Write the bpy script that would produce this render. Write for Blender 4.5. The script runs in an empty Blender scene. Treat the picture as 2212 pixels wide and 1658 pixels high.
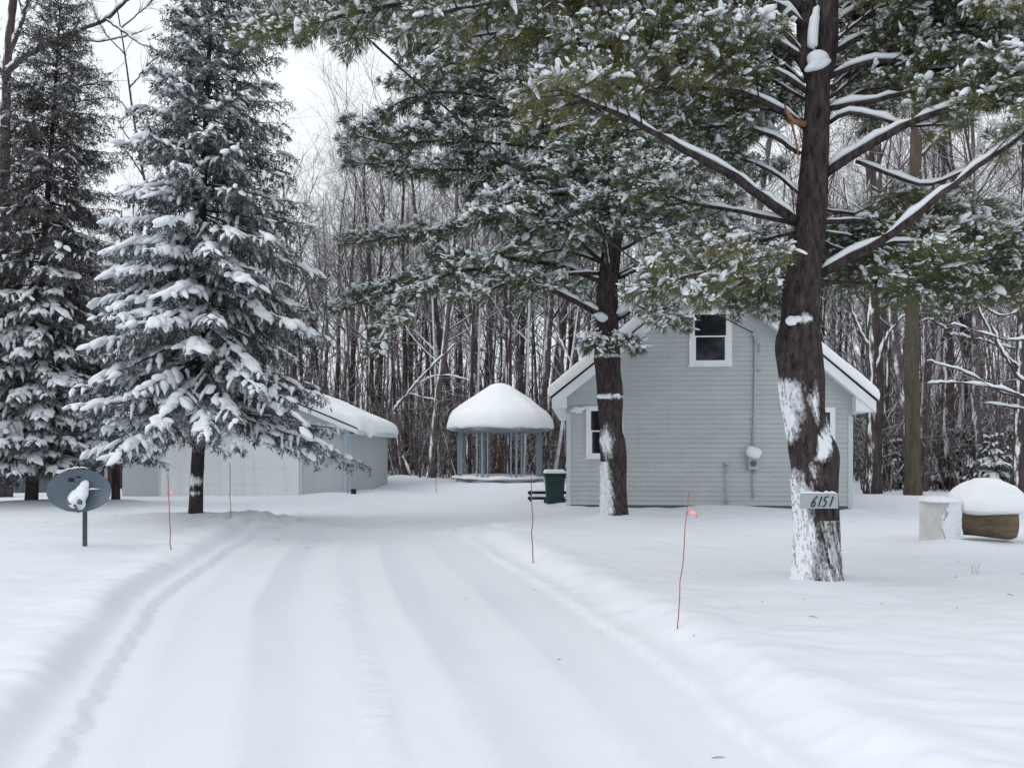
import bpy, math, random
import numpy as np

random.seed(7)
RNG = np.random.default_rng(11)
SC = bpy.context.scene
COL = SC.collection

# ------------------------------------------------------------------ measuring
# the photograph was measured on a 2212 px wide view: focal length 1800 px, horizon at row 970, eye 1.75 m up
FPX, CX, HY, EYE = 1800.0, 1106.0, 970.0, 1.75


def P(px, py, d):
    return np.array([(px - CX) / FPX * d, d, EYE - (py - HY) / FPX * d])


def V(*a):
    return np.array(a, float)


def unit(v):
    v = np.asarray(v, float)
    n = np.linalg.norm(v, axis=-1, keepdims=True)
    return v / np.maximum(n, 1e-9)


def sstep(a, b, x):
    t = np.clip((x - a) / (b - a), 0, 1)
    return t * t * (3 - 2 * t)


# ------------------------------------------------------------------ noise
def _hash(ix, iy, seed):
    n = (ix.astype(np.int64) * 374761393 + iy.astype(np.int64) * 668265263 + seed * 1442695041) & 0xFFFFFFFF
    n = ((n ^ (n >> 13)) * 1274126177) & 0xFFFFFFFF
    n = n ^ (n >> 16)
    return (n & 0xFFFF) / 65535.0


def vnoise(x, y, seed=0):
    """value noise in -1..1"""
    x = np.asarray(x, float)
    y = np.asarray(y, float)
    ix, iy = np.floor(x), np.floor(y)
    fx, fy = x - ix, y - iy
    fx = fx * fx * fx * (fx * (fx * 6 - 15) + 10)
    fy = fy * fy * fy * (fy * (fy * 6 - 15) + 10)
    a, b = _hash(ix, iy, seed), _hash(ix + 1, iy, seed)
    c, d = _hash(ix, iy + 1, seed), _hash(ix + 1, iy + 1, seed)
    return 2 * ((a * (1 - fx) + b * fx) * (1 - fy) + (c * (1 - fx) + d * fx) * fy) - 1


# ------------------------------------------------------------------ mesh building
ORG = {}


class MB:
    def __init__(self):
        self.v, self.q, self.t, self.n = [], [], [], 0

    def add(self, v, quads=None, tris=None):
        v = np.asarray(v, float).reshape(-1, 3)
        if quads is not None and len(quads):
            self.q.append(np.asarray(quads, np.int64).reshape(-1, 4) + self.n)
        if tris is not None and len(tris):
            self.t.append(np.asarray(tris, np.int64).reshape(-1, 3) + self.n)
        self.v.append(v)
        self.n += len(v)

    def mesh(self, name, mat, smooth=True, org=(0, 0, 0)):
        me = bpy.data.meshes.new(name)
        v = (np.concatenate(self.v) if self.v else np.zeros((0, 3))) - np.asarray(org, float)
        q = np.concatenate(self.q) if self.q else np.zeros((0, 4), np.int64)
        t = np.concatenate(self.t) if self.t else np.zeros((0, 3), np.int64)
        me.vertices.add(len(v))
        me.vertices.foreach_set('co', v.astype(np.float32).ravel())
        loops = np.concatenate([q.ravel(), t.ravel()]).astype(np.int32)
        me.loops.add(len(loops))
        me.loops.foreach_set('vertex_index', loops)
        me.polygons.add(len(q) + len(t))
        starts = np.concatenate([np.arange(len(q)) * 4, len(q) * 4 + np.arange(len(t)) * 3]).astype(np.int32)
        me.polygons.foreach_set('loop_start', starts)
        me.polygons.foreach_set('use_smooth', np.full(len(q) + len(t), bool(smooth)))
        me.update(calc_edges=True)
        me.validate()
        me.materials.append(mat)
        return me

    def build(self, name, mat, parent=None, smooth=True, label=None, org=None):
        o0 = ORG[parent.name] if parent is not None else (org if org is not None else V(0, 0, 0))
        o = bpy.data.objects.new(name, self.mesh(name, mat, smooth, o0))
        COL.objects.link(o)
        if parent is not None:
            o.parent = parent
        else:
            o.location = o0
        ORG[o.name] = np.asarray(o0, float)
        if label:
            o['label'] = label
        return o


def thing(name, label, cat, loc, group=None):
    o = bpy.data.objects.new(name, None)
    o.empty_display_size = 0.2
    COL.objects.link(o)
    o.location = tuple(float(c) for c in loc)
    ORG[o.name] = np.asarray(loc, float)
    o['label'] = label
    o['category'] = cat
    if group:
        o['group'] = group
    return o


def tag(o, label, cat, group=None):
    o['label'] = label
    o['category'] = cat
    if group:
        o['group'] = group
    return o


def dup(root, loc, rotz=0.0, scale=1.0, label=None, name=None):
    r = root.copy()
    COL.objects.link(r)
    r.location = tuple(float(c) for c in loc)
    r.rotation_euler = (0, 0, rotz)
    r.scale = (scale, scale, scale) if np.isscalar(scale) else tuple(scale)
    if label:
        r['label'] = label
    for ch in list(root.children):
        c = ch.copy()
        COL.objects.link(c)
        c.parent = r
    return r


def tube(mb, pts, radii, n=8, cap=True):
    pts = np.asarray(pts, float)
    m = len(pts)
    radii = np.broadcast_to(np.asarray(radii, float), (m,))
    t = np.gradient(pts, axis=0)
    t = unit(t)
    mean = unit(pts[-1] - pts[0])
    ref = V(0, 0, 1) if abs(mean[2]) < 0.8 else V(1, 0, 0)
    a = unit(np.cross(t, ref))
    b = np.cross(a, t)
    ang = np.linspace(0, 2 * math.pi, n, endpoint=False)
    ring = a[:, None, :] * np.cos(ang)[None, :, None] + b[:, None, :] * np.sin(ang)[None, :, None]
    v = pts[:, None, :] + ring * radii[:, None, None]
    i = np.arange(m - 1)[:, None] * n
    j = np.arange(n)[None, :]
    j2 = (j + 1) % n
    q = np.stack([i + j, i + j2, i + n + j2, i + n + j], -1).reshape(-1, 4)
    v = v.reshape(-1, 3)
    tr = []
    if cap:
        k = len(v)
        v = np.concatenate([v, pts[:1], pts[-1:]])
        tr = [[k, (jj + 1) % n, jj] for jj in range(n)] + [[k + 1, (m - 1) * n + jj, (m - 1) * n + (jj + 1) % n] for jj in range(n)]
    mb.add(v, q, tr)


def box(mb, lo, hi, M=None, o=None):
    lo, hi = np.asarray(lo, float), np.asarray(hi, float)
    c = np.array([[x, y, z] for x in (0, 1) for y in (0, 1) for z in (0, 1)], float)
    v = lo + c * (hi - lo)
    if M is not None:
        v = v @ np.asarray(M).T
    if o is not None:
        v = v + o
    mb.add(v, [[0, 1, 3, 2], [4, 6, 7, 5], [0, 4, 5, 1], [2, 3, 7, 6], [0, 2, 6, 4], [1, 5, 7, 3]])


def bevel(o, w=0.01, seg=2):
    m = o.modifiers.new('bevel', 'BEVEL')
    m.width = w
    m.segments = seg
    m.limit_method = 'ANGLE'
    return o


def resample(pts, step):
    pts = np.asarray(pts, float)
    # smooth by Catmull-Rom then equal steps
    p = np.vstack([2 * pts[0] - pts[1], pts, 2 * pts[-1] - pts[-2]])
    out = []
    for i in range(1, len(p) - 2):
        for t in np.linspace(0, 1, 10, endpoint=False):
            a, b, c, d = p[i - 1], p[i], p[i + 1], p[i + 2]
            out.append(0.5 * ((2 * b) + (-a + c) * t + (2 * a - 5 * b + 4 * c - d) * t * t + (-a + 3 * b - 3 * c + d) * t ** 3))
    out.append(pts[-1])
    out = np.array(out)
    L = np.concatenate([[0], np.cumsum(np.linalg.norm(np.diff(out, axis=0), axis=1))])
    n = max(3, int(L[-1] / step) + 1)
    s = np.linspace(0, L[-1], n)
    return np.stack([np.interp(s, L, out[:, k]) for k in range(3)], -1)


def ico(sub):
    import bmesh
    bm = bmesh.new()
    bmesh.ops.create_icosphere(bm, subdivisions=sub, radius=1)
    v = np.array([x.co[:] for x in bm.verts])
    f = np.array([[w.index for w in x.verts] for x in bm.faces])
    bm.free()
    return v, f


ICO1, ICO2, ICO3 = ico(1), ico(2), ico(4)


def blobs(mb, c, xdir, scl, tmpl=ICO2, rough=0.18, flat=0.45, zup=None):
    """many lumpy snow pillows: centres c, long axis xdir, half sizes scl (N,3); undersides flattened"""
    c, xdir, scl = np.asarray(c, float), unit(xdir), np.asarray(scl, float)
    N = len(c)
    if N == 0:
        return
    tv, tf = tmpl
    up = np.broadcast_to(V(0, 0, 1), (N, 3))
    y = unit(np.cross(up, xdir) + 1e-6)
    z = np.cross(xdir, y)
    v = np.broadcast_to(tv, (N,) + tv.shape).copy()
    ph = RNG.uniform(0, 6.28, (N, 3, 1))
    k = RNG.uniform(1.5, 3.6, (N, 3, 1))
    nz = np.sin(v[..., 0] * k[:, 0] + ph[:, 0]) + np.sin(v[..., 1] * k[:, 1] + ph[:, 1]) + np.sin(v[..., 2] * k[:, 2] + ph[:, 2] + 2 * v[..., 0])
    v = v * (1 + rough * nz[..., None] * 0.6)
    v[..., 2] = np.where(v[..., 2] < 0, v[..., 2] * flat, v[..., 2])
    v = v * scl[:, None, :]
    w = c[:, None, :] + v[..., 0:1] * xdir[:, None, :] + v[..., 1:2] * y[:, None, :] + v[..., 2:3] * z[:, None, :]
    f = tf[None] + (np.arange(N) * len(tv))[:, None, None]
    mb.add(w.reshape(-1, 3), None, f.reshape(-1, 3))


def needles(mb, pos, d, K, L, W, spread=0.8, jit=0.03):
    """sprays of thin tapering blades: pos (N,3) along d, K blades each"""
    pos, d = np.asarray(pos, float), unit(d)
    N = len(pos)
    if N == 0:
        return
    r = unit(RNG.normal(size=(N, K, 3)))
    dirs = unit(d[:, None, :] * RNG.uniform(0.35, 1.0, (N, K, 1)) + r * spread)
    base = pos[:, None, :] + d[:, None, :] * RNG.uniform(-jit, jit, (N, K, 1)) + r * 0.006
    ln = L * RNG.uniform(0.6, 1.15, (N, K, 1))
    side = unit(np.cross(dirs, unit(RNG.normal(size=(N, K, 3)))))
    tip = base + dirs * ln
    tip[..., 2] -= 0.12 * ln[..., 0]
    mid = base + dirs * ln * 0.45
    v = np.stack([base, mid + side * W * 0.5, tip, mid - side * W * 0.5], 2).reshape(-1, 3)
    mb.add(v, np.arange(N * K * 4).reshape(-1, 4))


def ridge(mb, pts, hw, hh, n=8, rough=0.25, lift=0.5):
    """a lumpy bead of snow lying on a line: half width hw, half height hh (arrays or numbers)"""
    pts = np.asarray(pts, float)
    m = len(pts)
    s = np.linspace(0, 1, m)
    env = np.clip(np.minimum(s, 1 - s) * m * 0.55, 0, 1) ** 0.6
    env[0] = env[-1] = 0.12
    env = env * (1 + rough * RNG.normal(size=m)).clip(0.45, 1.6)
    hw = np.broadcast_to(hw, (m,)) * env
    hh = np.broadcast_to(hh, (m,)) * env
    t = unit(np.gradient(pts, axis=0))
    side = unit(np.cross(t, V(0, 0, 1)) + 1e-6)
    up = np.cross(side, t)
    ang = np.linspace(0, 2 * math.pi, n, endpoint=False)
    cz = np.sin(ang)
    cz = np.where(cz < 0, cz * 0.45, cz)
    v = (pts + up * (hh * lift)[:, None])[:, None, :] + side[:, None, :] * (np.cos(ang)[None, :, None] * hw[:, None, None]) + up[:, None, :] * (cz[None, :, None] * hh[:, None, None])
    i = np.arange(m - 1)[:, None] * n
    j = np.arange(n)[None, :]
    j2 = (j + 1) % n
    mb.add(v.reshape(-1, 3), np.stack([i + j, i + j2, i + n + j2, i + n + j], -1).reshape(-1, 4))


# ------------------------------------------------------------------ materials
def mat_new(name):
    m = bpy.data.materials.new(name)
    m.use_nodes = True
    nt = m.node_tree
    b = nt.nodes['Principled BSDF']
    return m, nt, b


def N_(nt, typ, **kw):
    n = nt.nodes.new(typ)
    for k, v in kw.items():
        setattr(n, k, v)
    return n


def ramp(nt, src, stops):
    r = nt.nodes.new('ShaderNodeValToRGB')
    e = r.color_ramp.elements
    e[0].position, e[0].color = stops[0][0], (*stops[0][1], 1)
    e[1].position, e[1].color = stops[-1][0], (*stops[-1][1], 1)
    for p, c in stops[1:-1]:
        x = e.new(p)
        x.color = (*c, 1)
    nt.links.new(src, r.inputs[0])
    return r.outputs[0]


def noise_tex(nt, scale, detail=4, rough=0.55, vec=None, stretch=None, coord='Object'):
    tc = nt.nodes.new('ShaderNodeTexCoord')
    out = tc.outputs[coord]
    if stretch:
        mp = nt.nodes.new('ShaderNodeMapping')
        mp.inputs['Scale'].default_value = stretch
        nt.links.new(out, mp.inputs[0])
        out = mp.outputs[0]
    n = nt.nodes.new('ShaderNodeTexNoise')
    n.inputs['Scale'].default_value = scale
    n.inputs['Detail'].default_value = detail
    n.inputs['Roughness'].default_value = rough
    nt.links.new(out, n.inputs['Vector'])
    return n.outputs['Fac']


def bump(nt, b, h, strength, dist):
    bm = nt.nodes.new('ShaderNodeBump')
    bm.inputs['Strength'].default_value = strength
    bm.inputs['Distance'].default_value = dist
    nt.links.new(h, bm.inputs['Height'])
    nt.links.new(bm.outputs[0], b.inputs['Normal'])
    return bm


def plain(name, c, rough=0.6, var=0.12, scale=6, bump_d=0.0, metal=0.0, spec=0.3, stretch=None):
    m, nt, b = mat_new(name)
    f = noise_tex(nt, scale, 5, 0.6, stretch=stretch)
    lo = tuple(x * (1 - var) for x in c)
    hi = tuple(x * (1 + var) for x in c)
    nt.links.new(ramp(nt, f, [(0.3, lo), (0.7, hi)]), b.inputs['Base Color'])
    b.inputs['Roughness'].default_value = rough
    b.inputs['Metallic'].default_value = metal
    b.inputs['Specular IOR Level'].default_value = spec
    if bump_d:
        bump(nt, b, f, 0.6, bump_d)
    return m


SNOWC = (0.80, 0.83, 0.865)


def snow_mat(name, c=SNOWC, fine=0.004, scale=18):
    m, nt, b = mat_new(name)
    f = noise_tex(nt, scale, 6, 0.62, coord='Object')
    f2 = noise_tex(nt, 1.3, 3, 0.5)
    nt.links.new(ramp(nt, f2, [(0.3, tuple(x * 0.965 for x in c)), (0.7, c)]), b.inputs['Base Color'])
    b.inputs['Roughness'].default_value = 0.7
    b.inputs['Specular IOR Level'].default_value = 0.18
    if fine:
        bump(nt, b, f, 0.5, fine)
    return m


def snow_over(nt, b, base_out, wind=None, thr=0.45, soft=0.08, nscale=5.0, wthr=0.75, wstretch=(1, 1, 0.35)):
    """real snow lying on upward faces (and plastered on the windward side): mixes the snow's own colour by where it sits"""
    g = nt.nodes.new('ShaderNodeNewGeometry')
    sep = nt.nodes.new('ShaderNodeSeparateXYZ')
    nt.links.new(g.outputs['Normal'], sep.inputs[0])
    nz = noise_tex(nt, nscale, 4, 0.65, stretch=wstretch)
    a = N_(nt, 'ShaderNodeMath', operation='MULTIPLY_ADD')
    nt.links.new(nz, a.inputs[0])
    a.inputs[1].default_value = 0.9
    a.inputs[2].default_value = -0.45
    s = N_(nt, 'ShaderNodeMath', operation='ADD')
    nt.links.new(sep.outputs['Z'], s.inputs[0])
    nt.links.new(a.outputs[0], s.inputs[1])
    mr = N_(nt, 'ShaderNodeMapRange')
    nt.links.new(s.outputs[0], mr.inputs[0])
    mr.inputs[1].default_value, mr.inputs[2].default_value = thr - soft, thr + soft
    fac = mr.outputs[0]
    if wind is not None:
        dp = N_(nt, 'ShaderNodeVectorMath', operation='DOT_PRODUCT')
        nt.links.new(g.outputs['Normal'], dp.inputs[0])
        dp.inputs[1].default_value = wind
        a2 = N_(nt, 'ShaderNodeMath', operation='MULTIPLY_ADD')
        nt.links.new(nz, a2.inputs[0])
        a2.inputs[1].default_value = 1.6
        a2.inputs[2].default_value = -0.8
        s2 = N_(nt, 'ShaderNodeMath', operation='ADD')
        nt.links.new(dp.outputs['Value'], s2.inputs[0])
        nt.links.new(a2.outputs[0], s2.inputs[1])
        mr2 = N_(nt, 'ShaderNodeMapRange')
        nt.links.new(s2.outputs[0], mr2.inputs[0])
        mr2.inputs[1].default_value, mr2.inputs[2].default_value = wthr - soft, wthr + soft
        mx = N_(nt, 'ShaderNodeMath', operation='MAXIMUM')
        nt.links.new(fac, mx.inputs[0])
        nt.links.new(mr2.outputs[0], mx.inputs[1])
        fac = mx.outputs[0]
    mix = N_(nt, 'ShaderNodeMix', data_type='RGBA')
    nt.links.new(fac, mix.inputs['Factor'])
    nt.links.new(base_out, mix.inputs['A'])
    mix.inputs['B'].default_value = (*SNOWC, 1)
    nt.links.new(mix.outputs['Result'], b.inputs['Base Color'])


def bark_mat(name, lo, hi, scale=7, snow=None, bd=0.015, stretch=(1, 1, 0.22), top=0.45, dust=False):
    m, nt, b = mat_new(name)
    f = noise_tex(nt, scale, 6, 0.65, stretch=stretch)
    c = ramp(nt, f, [(0.3, lo), (0.7, hi)])
    if dust:
        at = nt.nodes.new('ShaderNodeAttribute')
        at.attribute_name = 'dust'
        fn = noise_tex(nt, 34, 5, 0.7, stretch=(1, 1, 0.5))
        su = N_(nt, 'ShaderNodeMath', operation='ADD')
        nt.links.new(at.outputs['Fac'], su.inputs[0])
        nt.links.new(fn, su.inputs[1])
        mr = N_(nt, 'ShaderNodeMapRange')
        nt.links.new(su.outputs[0], mr.inputs[0])
        mr.inputs[1].default_value, mr.inputs[2].default_value = 0.86, 1.25
        mix = N_(nt, 'ShaderNodeMix', data_type='RGBA')
        nt.links.new(mr.outputs[0], mix.inputs['Factor'])
        nt.links.new(c, mix.inputs['A'])
        mix.inputs['B'].default_value = (*SNOWC, 1)
        nt.links.new(mix.outputs['Result'], b.inputs['Base Color'])
    elif snow is not None:
        snow_over(nt, b, c, **snow)
    else:
        nt.links.new(c, b.inputs['Base Color'])
    b.inputs['Roughness'].default_value = 0.9
    b.inputs['Specular IOR Level'].default_value = 0.1
    bump(nt, b, f, 0.8, bd)
    return m


def needle_mat(name, lo, hi, third=None, scale=1.6, frost=0.0):
    m, nt, b = mat_new(name)
    f = noise_tex(nt, scale, 4, 0.7)
    st = [(0.32, lo), (0.66, hi)] if third is None else [(0.30, lo), (0.52, hi), (0.70, third)]
    col = ramp(nt, f, st)
    if frost:
        f2 = noise_tex(nt, 5.5, 4, 0.7)
        mr = N_(nt, 'ShaderNodeMapRange')
        nt.links.new(f2, mr.inputs[0])
        mr.inputs[1].default_value, mr.inputs[2].default_value, mr.inputs[4].default_value = 0.45, 0.68, frost
        mix = N_(nt, 'ShaderNodeMix', data_type='RGBA')
        nt.links.new(mr.outputs[0], mix.inputs['Factor'])
        nt.links.new(col, mix.inputs['A'])
        mix.inputs['B'].default_value = (*SNOWC, 1)
        col = mix.outputs['Result']
    nt.links.new(col, b.inputs['Base Color'])
    b.inputs['Roughness'].default_value = 0.6
    b.inputs['Specular IOR Level'].default_value = 0.2
    return m


M = {}
M['snow'] = snow_mat('snow', fine=0.0)
M['roof_snow'] = snow_mat('roof_snow', (0.885, 0.905, 0.93), fine=0.006, scale=9)
M['pine_bark'] = bark_mat('pine_bark', (0.013, 0.010, 0.011), (0.105, 0.083, 0.080), 17, bd=0.06, dust=True, stretch=(1, 1, 0.33))
M['spruce_bark'] = bark_mat('spruce_bark', (0.02, 0.017, 0.017), (0.07, 0.058, 0.055), 12, bd=0.01, dust=True)
M['grey_bark'] = bark_mat('grey_bark', (0.058, 0.046, 0.046), (0.19, 0.155, 0.152), 5, bd=0.012,
                          snow=dict(wind=(-0.75, -0.55, 0.3), thr=0.55, wthr=0.93, nscale=4.0, wstretch=(1.5, 1.5, 0.3)))
M['dark_bark'] = bark_mat('dark_bark', (0.034, 0.026, 0.026), (0.105, 0.082, 0.077), 5, bd=0.012,
                          snow=dict(wind=(-0.75, -0.55, 0.3), thr=0.55, wthr=0.97, nscale=4.0, wstretch=(1.5, 1.5, 0.3)))
M['olive_bark'] = bark_mat('olive_bark', (0.05, 0.043, 0.034), (0.12, 0.1, 0.08), 6, bd=0.012)
M['twig'] = bark_mat('twig', (0.058, 0.045, 0.046), (0.165, 0.131, 0.135), 3, bd=0.0, stretch=(1, 1, 1),
                     snow=dict(thr=0.33, nscale=2.2, wstretch=(1, 1, 1)))
M['birch'] = bark_mat('birch', (0.42, 0.41, 0.42), (0.82, 0.82, 0.83), 3.0, bd=0.0, stretch=(1, 1, 2.2))
M['pine_a'] = needle_mat('pine_needles', (0.040, 0.050, 0.018), (0.105, 0.118, 0.038), (0.20, 0.175, 0.055), 0.55, 0.10)
M['pine_b'] = needle_mat('pine_needles_far', (0.030, 0.044, 0.018), (0.080, 0.108, 0.040), (0.12, 0.14, 0.052), 0.7, 0.10)
M['spruce'] = needle_mat('spruce_needles', (0.014, 0.019, 0.019), (0.036, 0.046, 0.043), frost=0.5)
M['spruce_dull'] = needle_mat('spruce_needles_dull', (0.022, 0.019, 0.018), (0.055, 0.046, 0.041), frost=0.28)
M['siding'] = plain('grey_siding', (0.485, 0.512, 0.52), 0.55, 0.07, 0.9, stretch=(1, 1, 2.5))
M['trim'] = plain('white_trim', (0.82, 0.84, 0.86), 0.5, 0.04, 3)
M['corner'] = plain('corner_board', (0.53, 0.585, 0.60), 0.5, 0.04, 3)
M['garage_siding'] = plain('garage_siding', (0.50, 0.53, 0.54), 0.55, 0.04, 1.5)
M['door_white'] = plain('garage_door_paint', (0.74, 0.775, 0.775), 0.45, 0.03, 1.5)
M['shingle'] = plain('shingle', (0.05, 0.052, 0.056), 0.9, 0.3, 20)
M['foundation'] = plain('foundation', (0.14, 0.16, 0.165), 0.9, 0.15, 5)
M['metal_grey'] = plain('grey_metal', (0.42, 0.47, 0.49), 0.45, 0.1, 8, metal=0.2)
M['blue_paint'] = plain('blue_grey_paint', (0.27, 0.325, 0.36), 0.6, 0.15, 5)
M['spout'] = plain('downspout_blue', (0.36, 0.47, 0.55), 0.4, 0.06, 4)
M['bin'] = plain('green_plastic', (0.006, 0.038, 0.036), 0.42, 0.2, 4, spec=0.4)
M['dark_wood'] = plain('dark_wood', (0.02, 0.024, 0.026), 0.8, 0.3, 12)
M['dish'] = plain('dish_grey', (0.10, 0.13, 0.165), 0.45, 0.12, 3)
M['pole'] = plain('dish_pole', (0.12, 0.13, 0.145), 0.5, 0.15, 8)
M['black'] = plain('black_paint', (0.012, 0.014, 0.016), 0.5, 0.1, 5)
M['sign'] = plain('sign_grey', (0.36, 0.395, 0.415), 0.5, 0.08, 12)
M['stake'] = plain('stake_orange', (0.36, 0.10, 0.085), 0.5, 0.15, 9)
M['stake_dull'] = plain('stake_dull', (0.26, 0.12, 0.11), 0.6, 0.15, 9)
M['flag'] = plain('flag_pink', (0.85, 0.40, 0.40), 0.6, 0.08, 9)
M['log'] = bark_mat('log_wood', (0.075, 0.058, 0.04), (0.21, 0.155, 0.105), 6, bd=0.012, stretch=(0.4, 1.5, 1.5))
M['logend'] = plain('log_end', (0.05, 0.042, 0.045), 0.9, 0.3, 14)
M['block'] = plain('pale_block', (0.55, 0.545, 0.53), 0.9, 0.16, 6, bump_d=0.01)
M['shed'] = plain('shed_grey', (0.105, 0.115, 0.135), 0.8, 0.12, 4)
M['redwood'] = plain('red_boards', (0.14, 0.06, 0.058), 0.8, 0.3, 7)
M['leaf'] = needle_mat('dead_leaf', (0.12, 0.055, 0.025), (0.33, 0.17, 0.085), None, 3)
M['cable'] = plain('cable_black', (0.02, 0.02, 0.022), 0.5, 0.1, 5)
M['broken'] = plain('torn_wood', (0.26, 0.13, 0.08), 0.8, 0.25, 12)
for nm_ in ('siding', 'garage_siding', 'door_white'):
    nt_ = M[nm_].node_tree
    b_n = nt_.nodes['Principled BSDF']
    src = b_n.inputs['Base Color'].links[0].from_socket
    st_ = noise_tex(nt_, 2.3, 6, 0.7, stretch=(2.2, 2.2, 0.18))
    mr_ = N_(nt_, 'ShaderNodeMapRange')
    nt_.links.new(st_, mr_.inputs[0])
    mr_.inputs[1].default_value, mr_.inputs[2].default_value, mr_.inputs[4].default_value = 0.48, 0.78, 0.30
    mx_ = N_(nt_, 'ShaderNodeMix', data_type='RGBA')
    nt_.links.new(mr_.outputs[0], mx_.inputs['Factor'])
    nt_.links.new(src, mx_.inputs['A'])
    mx_.inputs['B'].default_value = (0.36, 0.375, 0.37, 1)
    nt_.links.new(mx_.outputs['Result'], b_n.inputs['Base Color'])
m, nt, b = mat_new('window_glass')
b.inputs['Base Color'].default_value = (0.012, 0.014, 0.018, 1)
b.inputs['Roughness'].default_value = 0.06
b.inputs['Specular IOR Level'].default_value = 0.35
nzz = noise_tex(nt, 2.0, 2)
nt.links.new(ramp(nt, nzz, [(0.3, (0.008, 0.01, 0.014)), (0.7, (0.02, 0.023, 0.028))]), b.inputs['Base Color'])
M['glass'] = m

# ------------------------------------------------------------------ ground
LE = np.array([[-60, -1.3], [0, -1.3], [4.58, -2.62], [6, -3.05], [7.6, -3.6], [9.3, -4.15], [12, -4.65], [14, -4.95], [15.8, -5.1], [18, -5.3], [20.5, -6.2], [23, -9.5], [26, -13.0], [30, -13.5], [60, -13.5]])
RE = np.array([[-60, 2.5], [0, 2.4], [4.58, 1.68], [5.5, 1.52], [8.1, 1.05], [11.25, 0.34], [16.0, -0.75], [17.5, -0.6], [19.5, 0.7], [22, 1.1], [26, 1.0], [30, 0.6], [60, 0.6]])


TRACKS = ((0.254, 0.345, 1.0), (0.59, 0.685, 1.0), (0.79, 0.86, 0.7), (0.10, 0.15, 0.5), (0.435, 0.50, 0.5))


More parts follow.
